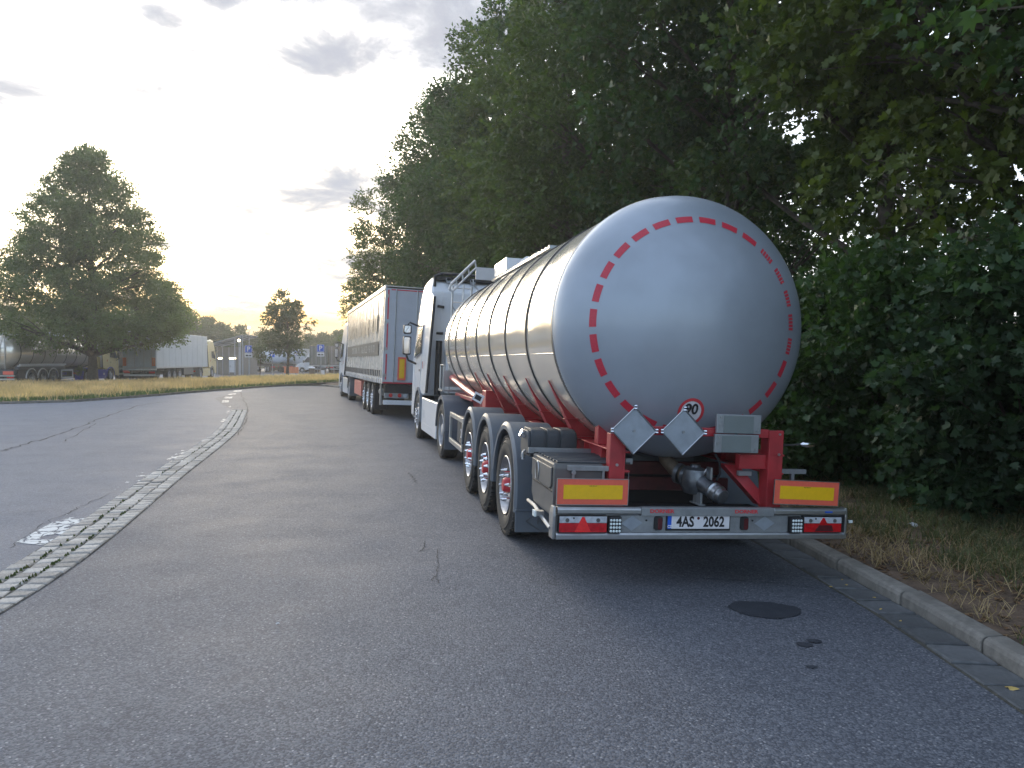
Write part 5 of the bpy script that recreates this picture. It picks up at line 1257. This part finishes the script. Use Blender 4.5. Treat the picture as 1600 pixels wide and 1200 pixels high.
oak = [(3.2, 2.2), (5, 4.0), (8, 4.8), (11, 4.6), (14, 3.6), (16, 2.2), (17.3, .6)]
tall = [(4.2, 1.8), (6.5, 3.4), (9.5, 4.2), (13, 3.6), (16, 2.0), (17.5, .5)]
K_oak = [make_kind(oak, 150, 7600, 8, 1.05, .165, 'leafB', 'oval', 15, .28, 34, 3.0) for _ in range(2)]
K_tall = [make_kind(tall, 120, 6000, 8, 1.0, .17, 'leafA', 'oval', 15.5, .24, 30, 4.0) for _ in range(1)]
nearp = [(4.6, 2.6), (6.2, 4.2), (9, 4.8), (12, 4.2), (15, 2.6), (17, .8)]
K_near = make_kind(nearp, 120, 5200, 8, .95, .155, 'leafA', 'maple', 15, .22, 44, 3.6, inner=.35)
K_near2 = make_kind([(4.4, 2.2), (6.0, 3.8), (9, 4.6), (12, 4.0), (15, 2.6), (17, .8)], 110, 4600, 8, .95, .150, 'leafB', 'maple', 15, .20, 44, 3.2, inner=.35)
# the wood on the right: front row things (t along the road, s from the truck wheels)
side = [(-1.5, 7.4, K_near, 1.0, 'maple tree with branches overhanging the right front of the photo', 'maple_tree', 'leafA'),
        (3.4, 8.2, K_near2, .98, 'maple tree with olive leaves and a bare forked trunk right of the silver dome', 'maple_tree', 'leafY'),
        (7.6, 8.6, K_near, .97, 'tree with a thick dark trunk seen just right of the tank end', 'maple_tree', 'leafB'),
        (12.5, 8.0, K_near2, 1.0, 'dense dark tree directly behind the top of the silver tank', 'maple_tree', 'leafA'),
        (17.5, 7.6, K_oak[0], .98, 'broad olive oak standing behind the catwalk of the tank trailer', 'oak_tree', 'leafB'),
        (23.0, 7.6, K_oak[1], 1.0, 'tall oak beside the white tractor, its top leaving the photo', 'oak_tree', 'leafB'),
        (28.5, 7.2, K_tall[0], 1.04, 'bluish dark tall tree with a ragged top left of the oaks', 'tall_tree', 'leafA'),
        (34.5, 7.3, K_oak[0], 1.0, 'oak with ragged left outline above the curtain-side trailer', 'oak_tree', 'leafA'),
        (40.5, 7.4, K_tall[0], 1.0, 'slender tree with a lone tuft sticking out to the left of the wood', 'tall_tree', 'leafA'),
        (46.5, 7.4, K_oak[1], .90, 'oak at the far end of the wood above the front of the curtain-side trailer', 'oak_tree', 'leafB'),
        (53.0, 8.2, K_oak[0], .66, 'last and lowest tree of the wood, next to the bright sky', 'oak_tree', 'leafY')]
for t, s, kd, scl, lab, nm, mm in side:
    p, a = road(t, s); place(kd, p.x, p.y, kz(t) + .05, scl, random.uniform(0, 6.28), nm, lab, 'trees of the roadside wood', mat_=mm)
for i, (t, s) in enumerate([(37, 12.5), (43, 13), (49, 13.5)]):
    p, a = road(t, s); place((K_oak + K_tall)[i % 3], p.x, p.y, 0.1, random.uniform(.92, 1.05), random.uniform(0, 6.28), 'wood_tree', 'dark tree deep inside the wood behind its front row', 'trees deep in the roadside wood', mat_='leafA')
lowp = [(1.0, 2.2), (2.5, 3.2), (5, 3.8), (8, 3.6), (11, 2.8), (13, 1.0)]
K_low = make_kind(lowp, 95, 3300, 8, .95, .17, 'leafA', 'oval', 11, .16, 30, 1.6, inner=.3)
for t, s, k, lab in ((16.0, 11.8, 1.0, 'half-bare tree filling the gap behind the thick dark trunk'), (22.0, 12.2, 1.05, 'low-branched tree seen through the gap right of the dome'), (4.5, 12.0, 1.0, 'dappled tree behind the bushes near the right edge of the photo')):
    p, a = road(t, s); place(K_low, p.x, p.y, kz(t) + .05, k, random.uniform(0, 6.28), 'understorey_tree', lab, 'low trees behind the verge bushes', mat_='leafB')
# hedge-like undergrowth: maple and hazel bushes down to the ground
bushp = [(.15, 1.1), (.8, 1.7), (1.8, 1.75), (2.7, 1.3), (3.3, .5)]
def bush_kind(n_tw, leaf, shape, m):
    P, D, C = crown_points(bushp, 60, n_tw, 7, .55, inner=.3, twig=.35); C2 = C
    b = MB()
    for j in range(16):
        c = Vector(C2[j]); q = Vector((random.uniform(-.3, .3), random.uniform(-.3, .3), 0)); b.tube([q, q.lerp(c, .5) + Vector((0, 0, .3)), c], [.03, .02, .006], 5)
    return leaf_mesh('crown', P, D, leaf, M[m], shape), b.mesh('trunk', M['bark'], smooth=60, fix=False)
B_near = [bush_kind(3600, .118, 'maple', 'leafC') for _ in range(2)]
B_far = bush_kind(1500, .17, 'oval', 'leafC')
bl = ['bush with large dark leaves at the right edge of the photo, near the kerb', 'dark maple bush right behind the piece of white tissue on the verge', 'bush with drooping leaves between the tissue and the trailer rear',
      'dark bush directly right of the yellow and red marker board', 'bush behind the red rear post of the trailer', 'bush beside the rear wheels of the tank trailer', 'bush beside the middle of the tank', 'bush beside the front of the tank']
spots = [(-3.6, 7.3, 1.35), (-1.0, 6.6, 1.10), (1.6, 6.2, .92), (4.2, 6.1, .92), (6.8, 6.2, .92), (9.5, 6.2, .9), (12.5, 6.2, .8), (15.5, 6.2, .85)]
for i, (t, s, k) in enumerate(spots):
    p, a = road(t, s); place(B_near[i % 2] if i < 5 else B_far, p.x, p.y, kz(t) + .1, k, random.uniform(0, 6.28), 'hedge_bush', bl[i], 'bushes along the verge', 'bush', mat_='leafC' if i % 3 else 'leafA')
for i, (t, s, k) in enumerate([(-5.2, 9.4, 1.9), (-2.6, 9.0, 1.35), (0.2, 8.6, 1.2), (2.6, 8.2, .8), (5.4, 8.0, .7), (8.2, 8.0, .7), (19, 6.3, 1.0), (23, 6.4, 1.1), (27, 6.4, 1.1), (31, 6.3, 1.1), (35, 6.3, 1.1), (39, 6.4, 1.1), (43, 6.4, 1.1), (47, 6.5, 1.1), (51, 6.7, 1.1), (55, 7.5, 1.0), (-4.5, 12, 2.0)]):
    p, a = road(t, s); place(B_near[i % 2] if i < 4 else B_far, p.x, p.y, kz(t) + .1, k, random.uniform(0, 6.28), 'wood_bush', 'dark undergrowth bush at the foot of the wood, behind the front bushes', 'undergrowth bushes of the wood', 'bush', mat_='leafA')

# the linden on the grass island
linp = [(2.9, 3.2), (3.3, 5.8), (4.6, 6.6), (6.2, 5.9), (8.5, 5.2), (11, 4.3), (13, 3.2), (14.8, 2.0), (16.5, .7)]
P, D, C = crown_points(linp, 440, 25000, 7, .85, squash=.42, inner=.3, twig=.5)
cr = leaf_mesh('crown', P, D, .16, M['leafL'], 'oval', droop=.25); tr = trunk_mesh(15, .30, C, 50, 2.0)
place((cr, tr), -29.4, 54.0, 0.08, .97, 2.0, 'linden_tree', 'large linden with cone-shaped crown standing on the dry grass island at left', None)
for x, y in ((-29.9, 53.4), (-29.6, 53.0)): pass
# smaller trees beyond the island
youngp = [(2.2, 1.0), (3.2, 2.1), (4.8, 2.3), (6.2, 1.6), (7.6, .5)]
P, D, C = crown_points(youngp, 46, 1500, 7, .55, inner=.25, twig=.4); K_young = (leaf_mesh('crown', P, D, .20, M['leafF'], 'oval'), trunk_mesh(7, .13, C, 22, 2.0))
place(K_young, -22.3, 76.5, 0.1, 1.08, 0.4, 'young_tree', 'medium tree with loose crown near the box van, on the island tip', None)
P, D, C = crown_points([(1.0, .3), (1.6, .8), (2.4, .8), (3.0, .2)], 10, 150, 6, .3, inner=.2, twig=.3); K_sap = (leaf_mesh('crown', P, D, .18, M['leafF'], 'oval'), trunk_mesh(2.6, .04, C, 6, .9))
place(K_sap, -22.9, 70, 0.1, 1.0, 0, 'sapling', 'small thin sapling right of the left parking sign', None)
place(K_sap, -29.9, 53.3, 0.1, .38, 1, 'root_shoot', 'low leafy shoot at the foot of the large linden', None, 'plant')
K_far = K_oak[0]; farp = [(1.0, 3.5), (3.5, 4.8), (6.5, 4.4), (9, 2.6), (10, .6)]
P, D, C = crown_points(farp, 60, 2600, 6, 1.1, inner=.2, twig=.6); K_round = (leaf_mesh('crown', P, D, .34, M['leafF'], 'oval'), trunk_mesh(9, .25, C, 12, 1.5))
fl = [(295, 118, .95), (325, 125, .90), (352, 130, .80), (378, 120, .74), (404, 128, .66), (432, 138, .72), (458, 140, .62), (482, 136, .66), (505, 134, .68), (530, 130, .70), (555, 126, .72), (585, 120, .75), (268, 122, .95), (235, 125, .9), (200, 128, .9), (165, 125, .95), (130, 128, .95), (95, 122, .95), (55, 124, 1.0), (15, 120, 1.0), (-40, 122, 1.0), (-110, 120, 1.0), (-190, 118, 1.05), (-280, 115, 1.05), (-380, 110, 1.1)]
names = {0: 'bushy tree just right of the large linden, on the skyline', 1: 'rounded tree behind the left end of the sloping roof', 2: 'rounded tree behind the middle of the sloping roof', 3: 'low tree behind the tall post of the small building', 4: 'low skyline tree left of the medium island tree', 8: 'low skyline tree right of the medium island tree', 9: 'low skyline tree next to the curtain-side lorry'}
for i, (px, d, k) in enumerate(fl):
    x = (px - 800) / 1204 * d; lab = names.get(i, 'hazy tree of the far tree line beyond the parked lorries')
    place(K_round, x, d, -.1, k, random.uniform(0, 6.28), 'far_tree', lab, 'trees on the far skyline' if i in names else 'hazy trees of the far tree line', szz=.9)
b_x = [(-150 + 14 * i, 150 + 18 * math.sin(i * 1.3)) for i in range(26)]
# a far wood behind everything, closing the horizon all round (reads as one mass)
Pn = []; n = 26000
ang = rng.uniform(0, 2 * np.pi, n); rad = rng.uniform(190, 215, n)
hh = 5.0 + 2.2 * np.sin(ang * 23) + 1.5 * np.sin(ang * 57 + 1) + 1.0 * np.sin(ang * 131)
z = hh * rng.uniform(0, 1, n) ** .8
P = np.stack([np.sin(ang) * rad, np.cos(ang) * rad, z], 1); D = np.stack([-np.sin(ang) * .5, -np.cos(ang) * .5, np.full(n, .5)], 1)
tag(link('far_wood', leaf_mesh('far_wood', P, D, 1.5, M['leafF'], 'oval')), kind='stuff')
# ------------------------------------------------------------------ the lorry park beyond the island
def at(px, d): return (px - 800) / 1204.0 * d
# cloned wheels for far vehicles: same parts, shared meshes
def far_wheel(o, x, y, s): wheel(o, x, y, s, 'trailer')
def far_tanker(loc, rz, label, tractor_paint, blue):
    t = thing('far_tanker_trailer', label, 'tanker trailer', loc, rz, None)
    A = lambda name, b, m, smooth=None, bevel=0: b.build(name, M[m], t, smooth, bevel)
    prof = [(.35, .02), (.37, .5), (.48, .85), (.7, 1.08), (1.0, 1.12), (10.6, 1.12), (10.9, 1.05), (11.1, .8), (11.2, .02)]
    A('tank_shell', MB().lathe(prof, 'y', (0, 0, 2.25), n=40), 'steel', 40)
    for y in (1.0, 2.4, 3.8, 5.2, 6.6, 8.0, 9.4, 10.6): A('weld_band', MB().lathe([(y - .03, 1.12), (y - .03, 1.14), (y + .03, 1.14), (y + .03, 1.12)], 'y', (0, 0, 2.25), n=40), 'band', 40)
    for s in (-1, 1):
        A('chassis_rail', MB().box(s * .5 - .06, s * .5 + .06, .3, 11, .9, 1.12), 'black')
        for y in (2.0, 3.31, 4.62):
            far_wheel(t, s * 1.25, y, s)
            b = MB(); b.tube([(s * 1.22, y + .64 * math.cos(R(a)), .515 + .64 * math.sin(R(a))) for a in range(0, 181, 15)], .04, 6); A('mudguard', b, 'alu', 40)
    A('side_rail', MB().box(1.22, 1.27, .6, 6.2, 1.38, 1.48).box(1.1, 1.15, .6, 6.2, 1.3, 1.38), 'signwhite')
    A('hose_box', MB().box(.95, 1.22, .6, 6.2, 1.14, 1.30), 'plastic')
    A('bumper', MB().box(-1.25, 1.25, 0, .1, .42, .52).box(-1.25, 1.25, 0, .1, .66, .74), 'alu')
    A('rear_lamp', MB().box(.8, 1.22, -.02, 0, .54, .64), 'redlens'); A('marker_board', MB().box(.55, 1.22, -.03, -.02, .78, 1.0), 'orange')
    A('rear_cabinet', MB().box(-1.2, 1.2, .1, .9, .75, 1.12), 'plastic')
    A('side_cabinet', MB().box(.9, 1.24, .4, 1.2, .45, 1.1), 'black')
    A('ladder', MB().tube([(.5, .3, .9), (.5, .3, 3.3)], .03, 6).tube([(.15, .3, .9), (.15, .3, 3.3)], .03, 6).box(.15, .5, .28, .32, 1.5, 1.53).box(.15, .5, .28, .32, 2.0, 2.03).box(.15, .5, .28, .32, 2.5, 2.53), 'alu')
    A('under_run_frame', MB().box(1.2, 1.25, 5.6, 7.2, .95, 1.05).box(1.2, 1.25, 5.6, 7.2, .42, .52).box(1.2, 1.25, 5.6, 5.68, .52, .95).box(1.2, 1.25, 7.12, 7.2, .52, .95), 'signwhite')
    A('catwalk', MB().box(-.3, .3, 2, 9.5, 3.42, 3.5), 'alu')
    a = t.rotation_euler.z; v = Matrix.Rotation(a, 4, 'Z') @ Vector((0, 9.2, 0))
    tractor((loc[0] + v.x, loc[1] + v.y, 0), rz, 0, label.replace('tank semi-trailer', 'tractor unit') if False else tractor_paint[1], tractor_paint[0], detail=False, blue=blue, skirtmat=blue)
    return t
far_tanker((at(2, 50) - .45, 50.0, 0), R(2.0), 'grey tank semi-trailer with bright side rail, seen side-on behind the large linden', ('cream', 'tractor unit with cream yellow cab and blue wheel arches behind the linden trunk'), 'truckblue')
def box_trailer(loc, rz, label, body, doors, ln=13.6, open_side=False, w=1.27, h=4.0, boards=False):
    t = thing('box_trailer', label, 'trailer', loc, rz); A = lambda name, b, m, smooth=None, bevel=0: b.build(name, M[m], t, smooth, bevel)
    A('box_body', MB().box(-w, w, .03, ln, 1.12, h), body, bevel=.03)
    for s in (-1, 1):
        o = A('rear_door', MB().box(*sorted((s * .01, s * (w - .04))), -.03, .03, 1.2, h - .08), doors, bevel=.01)
        MB().cyl((s * .35, -.05, 1.2), (s * .35, -.05, h - .1), .02, n=6).cyl((s * .9, -.05, 1.2), (s * .9, -.05, h - .1), .02, n=6).build('lock_rod', M['alu'], o)
        if boards: A('marker_board', MB().box(*sorted((s * 1.22, s * .95)), -.08, -.07, 1.28, 1.95), 'barrier')
        A('side_rail', MB().box(*sorted((s * w, s * (w + .02))), 0, ln, 1.10, 1.2), 'alu')
        for k in range(1, 9): A('side_rib', MB().box(*sorted((s * w, s * (w + .012))), k * 1.5, k * 1.5 + .03, 1.2, h), body)
        A('rail', MB().box(*sorted((s * .45, s * .55)), .1, ln, .85, 1.1), 'black')
        for y in (3.0, 4.31, 5.62): far_wheel(t, s * 1.26, y, s)
    A('bumper', MB().box(-1.2, 1.2, 0, .1, .5, .64).box(-1.25, 1.25, -.02, .1, .95, 1.1), 'alu'); A('rear_lamp', MB().box(.7, 1.15, -.03, 0, .72, .86).box(-1.15, -.7, -.03, 0, .72, .86), 'redlens')
    A('pallet_box', MB().box(-1.2, 1.2, 6.8, 9.5, .5, 1.05), 'plastic')
    return t
bt = box_trailer((at(218, 60), 60, 0), R(5.8), 'long pale grey box trailer with two orange rear markers, right of the linden trunk', 'palebox', 'paleblue', 13.6, boards=True)
q = local_to_world(bt, 0, 11.6); tractor(q, R(5.8), 0, 'small tractor unit with yellowish cab at the far end of the pale grey box trailer', 'cream', detail=False)
bt2 = box_trailer((at(-20, 58), 58, 0), R(2), 'pale blue lorry box at the left edge of the photo, behind the tank trailer', 'paleblue', 'paleblue')
bt3 = box_trailer((at(183, 66) - .2, 66, 0), R(2), 'dark trailer between the cream cab and the pale grey box trailer', 'darkbox', 'bronzebox', 11.0)
box_trailer((at(498, 106), 106, 0), R(4), 'dark olive box trailer standing behind the right parking sign', 'darkbox', 'darkbox', 12, h=3.75)
box_trailer((at(529, 106), 106, 0), R(4), 'brown grey box trailer just left of the curtain-side lorry', 'bronzebox', 'bronzebox', 12, h=3.75)
# pale tankers and white lorry behind the signs
def pale_tank(loc, rz, label, ln, m='paleblue'):
    t = thing('far_tank_lorry', label, 'tank lorry', loc, rz); A = lambda name, b, m, smooth=None, bevel=0: b.build(name, M[m], t, smooth, bevel)
    A('tank_shell', MB().lathe([(0, .05), (.1, .7), (.3, 1.0), (.6, 1.1), (ln - .5, 1.1), (ln - .1, .8), (ln, .05)], 'y', (0, 0, 2.35), n=32), m, 40)
    for k in range(int(ln / 1.5)): y = 1 + k * 1.5; A('weld_band', MB().lathe([(y - .03, 1.1), (y - .03, 1.12), (y + .03, 1.12), (y + .03, 1.1)], 'y', (0, 0, 2.35), n=32), 'cabgrey', 40)
    A('catwalk', MB().box(-.4, .4, .8, ln - 1, 3.5, 3.62), 'signwhite'); A('chassis', MB().box(-1.1, 1.1, .2, ln, .85, 1.2), 'black')
    A('side_guard', MB().box(-1.25, -1.2, 3.2, ln - .5, .5, .6).box(-1.25, -1.2, 3.2, ln - .5, .8, .9), 'alu'); A('rear_lamp', MB().box(-1.1, -.6, -.03, .0, .7, .85).box(.6, 1.1, -.03, 0, .7, .85), 'redlens')
    for s in (-1, 1):
        for y in (1.2, 2.5, ln - 1.2): far_wheel(t, s * 1.24, y, s)
    return t
pale_tank((at(436, 112), 112, 0), R(34), 'pale silver tank lorry behind the sapling, left one of two', 7.5)
pale_tank((at(446, 118), 118, 0), R(12), 'pale silver tank with round end right of the second parking sign', 7.5)
# white box van
def van(loc, rz):
    t = thing('box_van', 'white van facing left, its cab showing left of the dark olive box trailer', 'van', loc, rz); A = lambda name, b, m, smooth=None, bevel=0: b.build(name, M[m], t, smooth, bevel)
    A('cargo_box', MB().box(-1.05, 1.05, 0, 4.2, .75, 3.25), 'white', bevel=.04)
    MB
    side = [(4.2, .45), (4.2, 3.0), (4.45, 2.98), (4.85, 2.35), (5.5, 1.45), (6.25, 1.15), (6.45, .8), (6.45, .40), (5.95, .40), (5.75, .75), (5.35, .75), (5.15, .40)]
    A('cab', MB().prism(side, 'x', -.98, .98), 'white', bevel=.04)
    for s in (-1, 1):
        A('side_window', MB().prism([(4.45, 1.45), (4.45, 2.2), (4.78, 2.2), (5.35, 1.5)], 'x', *sorted((s * .981, s * .99))), 'glass')
        A('mirror', MB().box(*sorted((s * 1.0, s * 1.22)), 5.2, 5.35, 1.4, 1.75), 'black', bevel=.02)
        o = A('wheel', MB().cyl((s * .78, 5.55, .35), (s * 1.0, 5.55, .35), .34, n=20), 'rubber', 30); MB().cyl((s * 1.0, 5.55, .35), (s * 1.01, 5.55, .35), .19, n=14).build('rim', M['alu'], o)
        o = A('wheel', MB().cyl((s * .78, 1.2, .35), (s * 1.0, 1.2, .35), .34, n=20), 'rubber', 30); MB().cyl((s * 1.0, 1.2, .35), (s * 1.01, 1.2, .35), .19, n=14).build('rim', M['alu'], o)
    A('windscreen', MB().add([(-.9, 4.80, 2.31), (.9, 4.80, 2.31), (.9, 5.47, 1.51), (-.9, 5.47, 1.51), (-.9, 4.83, 2.335), (.9, 4.83, 2.335), (.9, 5.5, 1.535), (-.9, 5.5, 1.535)], [(0, 1, 2, 3), (4, 7, 6, 5), (0, 4, 5, 1), (2, 6, 7, 3), (1, 5, 6, 2), (3, 7, 4, 0)]), 'glass')
    A('headlight', MB().box(-.9, -.55, 6.44, 6.47, .8, 1.0).box(.55, .9, 6.44, 6.47, .8, 1.0), 'clearlens')
    return t
van((at(465, 110.5) + 6.45, 110.5, 0), R(90))
lb = box_trailer((at(464, 124), 124, 0), 0, 'white lorry box with a small red and blue logo behind the box van', 'white', 'white', 9, h=3.6)
MB().box(-1.1, -.72, -.10, -.09, 2.9, 3.25).build('logo_square', M['redink'], lb); text('logo_lettering', 'TRANS', .42, M['blue'], lb, (.25, -.1, 3.05), REAR, 0.85, bold=.01); MB().box(-1.1, .9, -.10, -.09, 2.5, 2.56).build('logo_line', M['blue'], lb)
# orange barrier
o = thing('road_barrier', 'low orange barrier left of the white van', 'barrier', (at(455, 100), 100, 0.08))
for k in range(3): MB().box(-.9 + k * .62, -.3 + k * .62, -.15, .15, 0, .8).build('barrier_block', M['barrier'], o, bevel=.03)
# parking signs
def psign(px, d, zt, lab, panel=True, w=.34, round_=False):
    t = thing('parking_sign', lab, 'sign', (at(px, d), d, 0.08), 0, 'parking signs')
    MB().cyl((0, .03, 0), (0, .03, zt), .035, n=8).build('post', M['post'], t)
    o = MB().prism([(x, z) for x, z in rr_box(0, 0, -w, w, zt - 2 * w, zt, .06, 3)], 'y', -.02, .0).build('sign_face', M['blue'], t)
    MB().tube([(x, -.022, z) for x, z in rr_box(0, 0, -w + .03, w - .03, zt - 2 * w + .03, zt - .03, .05, 3) + [(w - .03, zt - .08)]], .012, 4).build('white_border', M['signwhite'], o)
    text('sign_letter', 'P', w * 1.75, M['signwhite'], o, (0, -.026, zt - w * 1.04), REAR, 1.0, bold=.02)
    if panel:
        o = MB().box(-w, w, -.02, .0, zt - 2 * w - .42, zt - 2 * w - .05).build('extra_panel', M['signwhite'], t)
        g = MB(); z = zt - 2 * w - .32; g.box(-.26, -.04, -.024, -.021, z, z + .14).box(-.02, .03, -.024, -.021, z, z + .08).box(.06, .26, -.024, -.021, z, z + .12); g.build('lorry_symbol', M['ink'], o)
    return t
psign(388.5, 71, 3.05, 'blue parking sign with white panel beside the small building'); psign(425.5, 86, 2.6, 'smaller blue parking sign in the middle, without extra panel', False, .30); psign(501, 71, 3.15, 'blue parking sign with white panel in front of the dark box trailer')
# litter bins and hoop frame
for px, lab in ((487, 'round litter bin with pale lid left of the right parking sign'), (505, 'square litter bin with white notice below the right parking sign')):
    t = thing('litter_bin', lab, 'bin', (at(px, 75), 75, .08), 0); MB().lathe([(0, .0), (0, .26), (.9, .30), (.9, 0)], 'z', n=16).build('bin_body', M['bronzebox'], t, 40)
    MB().lathe([(.9, .33), (.98, .34), (1.06, .2), (1.08, .01)], 'z', n=16).build('lid', M['signwhite'] if px == 487 else M['plastic'], t, 40)
    if px != 487: MB().box(-.2, .2, -.33, -.31, .3, .75).build('notice', M['signwhite'], t)
t = thing('hoop_rail', 'grey tubular hoop rail right of the litter bins', 'railing', (at(512, 75), 75, .08)); MB().tube([(-1.0, 0, 0), (-1.0, 0, 1.0), (-.9, 0, 1.1), (.5, 0, 1.1), (.6, 0, 1.0), (.6, 0, 0)], .035, 6).build('hoop', M['post'], t, 40)
# small building with sloping glazed roof
bx = at(357, 98)
t = thing('toilet_building', 'small brown service building with sloping glazed canopy roof and lit windows', 'building', (bx, 98, -.1))
MB().box(-1.6, 2.0, 0, 5, 0, 3.5).build('wall', M['wall'], t)
for x0 in (-1.45, -.75, .05, .75, 1.4): MB().box(x0, x0 + .06, -.04, -.002, 0, 3.5).build('wall_post', M['post'], t)
for x0, x1 in ((-1.32, -.80), (.12, .95)):
    MB().box(x0, x1, -.03, -.003, 1.98, 2.18).build('lit_window', M['lamp'], t)
o = MB().box(.12, .9, -.03, -.003, .3, 1.9).build('door', M['cabgrey'], t); MB().box(.2, .26, -.06, -.031, 1.0, 1.15).build('handle', M['black'], o)
rp = [(-2.45, 3.62), (2.35, 4.95)]
for y in (-1.5, 0, 2, 4): MB().tube([(rp[0][0], y, rp[0][1]), (rp[1][0], y, rp[1][1])], .07, 6).build('roof_beam', M['post'], t)
for k in range(6):
    u0, u1 = k / 6 + .008, (k + 1) / 6 - .008; x0 = rp[0][0] + 4.8 * u0; x1 = rp[0][0] + 4.8 * u1; z0 = rp[0][1] + 1.33 * u0 + .08; z1 = rp[0][1] + 1.33 * u1 + .08
    MB().add([(x0, -1.6, z0), (x1, -1.6, z1), (x1, 4.4, z1), (x0, 4.4, z0), (x0, -1.6, z0 + .03), (x1, -1.6, z1 + .03), (x1, 4.4, z1 + .03), (x0, 4.4, z0 + .03)], [(0, 1, 2, 3), (4, 7, 6, 5), (0, 4, 5, 1), (1, 5, 6, 2), (2, 6, 7, 3), (3, 7, 4, 0)]).build('roof_pane', M['roofglass'], t)
for k in range(3): z = 3.75 + .3 * k; MB().box(-1.0 + k * 1.1, 2.1, -1.2, -1.15, z - .05, z).build('louvre', M['post'], t)
for x in (1.35, 2.05, 2.35): MB().cyl((x, -1.5, 0), (x, -1.5, 4.9 - (2.35 - x) * .27), .07, n=8).build('canopy_post', M['post'], t)
def street_lamp(px, d, h, lab):
    t = thing('lamp_post', lab, 'street lamp', (at(px, d), d, 0), 0); MB().cyl((0, 0, 0), (0, 0, h), .06, .04, n=8).build('post', M['post'], t); MB().lathe([(0, .05), (.1, .16), (.25, .16), (.32, .02)], 'z', (0, 0, h), n=12).build('lamp_head', M['lamp'], t, 40)
street_lamp(373.5, 90, 3.9, 'lit globe lamp on a reddish post in front of the small building'); street_lamp(389.5, 95, 5.6, 'tall lamp post with a small lit globe right of the sloping roof')
# litter on the verge and road
def litter(name, px, py, size, m, lab, cat, dz=0.0, grp=None):
    x, y, z = flat(px, py); b = MB(); n = 9
    T_, S_ = ts_of(x, y)
    if S_[0] > ks(float(T_[0])): z = vz(float(T_[0]), float(S_[0]) - ks(float(T_[0]))) + .01
    vs = []; 
    for i in range(n): a = 2 * math.pi * i / n; r = size * random.uniform(.5, 1.2); vs.append((math.cos(a) * r, math.sin(a) * r * .7, random.uniform(.004, .012) + dz * random.random()))
    vs.append((0, 0, .01 + dz)); b.add(vs, [(i, (i + 1) % n, n) for i in range(n)]); o = b.build(name, M[m], None, None, fix=False); o.location = (x, y, z + .004); return tag(o, lab, cat, grp)
litter('paper_tissue', 1424, 852, .055, 'tissue', 'crumpled white paper tissue lying in the verge grass', 'litter', .06)
litter('paper_tissue', 1526, 893, .03, 'tissue', 'small torn scrap of pale paper in the verge grass near the right edge', 'litter', .03)
for i, (px, py) in enumerate([(1316, 909), (1298, 920), (1322, 917), (1366, 937), (1376, 955), (1407, 974)]): litter('fallen_leaf', px, py, .014, 'leafyellow', 'tiny dry leaf fallen in the gutter beside the kerb', 'leaf', .01, 'tiny dry leaves in the gutter')
litter('fallen_leaf', 1580, 1080, .045, 'leafyellow', 'yellow leaf on the gutter slabs at the lower right', 'leaf', .015)
litter('pebble', 434, 978, .016, 'tissue', 'small pale chip lying on the open asphalt left of centre', 'litter', .01)
# air
HZ = MB().box(-235, 235, -90, 235, -1.8, 24)
hz = HZ.build('haze', []); tag(hz, kind='stuff')
hm = bpy.data.materials.new('thin_evening_haze'); hm.use_nodes = True; t_ = hm.node_tree; t_.nodes.clear()
pv = t_.nodes.new('ShaderNodeVolumePrincipled'); pv.inputs['Color'].default_value = (.96, .96, .94, 1); pv.inputs['Density'].default_value = 0.0010; pv.inputs['Anisotropy'].default_value = 0.55
oo = t_.nodes.new('ShaderNodeOutputMaterial'); t_.links.new(pv.outputs[0], oo.inputs['Volume']); hz.data.materials.append(hm)

# small joined fittings, and pieces that are separate things of their own
SMALL = {'wheel_nut_ring', 'hand_holes', 'curtain_stripes', 'rivet', 'corner_clip', 'post_bolt', 'light_diode', 'bulb', 'lid_rib', 'locker_groove', 'printed_cells', 'louvre', 'rear_wall_rib', 'lorry_symbol', 'band_lettering', 'door_seam', 'hinge', 'edge_strip'}
SPLIT = {'axle', 'box_bracket', 'mirror_arm', 'outline_tape', 'rear_lamp', 'side_marker', 'landing_leg', 'spill_box', 'sub_frame_rail', 'air_line', 'wall_hook', 'side_guard', 'headlight', 'skirt_recess', 'bumper', 'side_rail', 'rear_locker', 'upright_bracket'}
def explode(o):
    me = o.data; n = len(me.vertices); par = list(range(n))
    def find(a):
        while par[a] != a: par[a] = par[par[a]]; a = par[a]
        return a
    for e in me.edges:
        a, c = find(e.vertices[0]), find(e.vertices[1])
        if a != c: par[a] = c
    groups = {}
    for p in me.polygons: groups.setdefault(find(p.vertices[0]), []).append(p)
    if len(groups) < 2 or len(groups) > 12 or len(o.children): return
    for k, ps in enumerate(groups.values()):
        ids = sorted({i for p in ps for i in p.vertices}); mp_ = {v: i for i, v in enumerate(ids)}
        m2 = bpy.data.meshes.new(me.name); m2.from_pydata([me.vertices[i].co[:] for i in ids], [], [[mp_[i] for i in p.vertices] for p in ps])
        for mt in me.materials: m2.materials.append(mt)
        if k == 0: o2 = o; keep = m2
        else:
            o2 = o.copy(); COL.objects.link(o2)
            o2.data = m2
    o.data = keep
for o in list(sc.objects):
    st = o.name.split('.')[0]
    if o.type != 'MESH': continue
    if st in SMALL and o.parent: o['kind'] = 'stuff'
    elif st in SPLIT: explode(o)
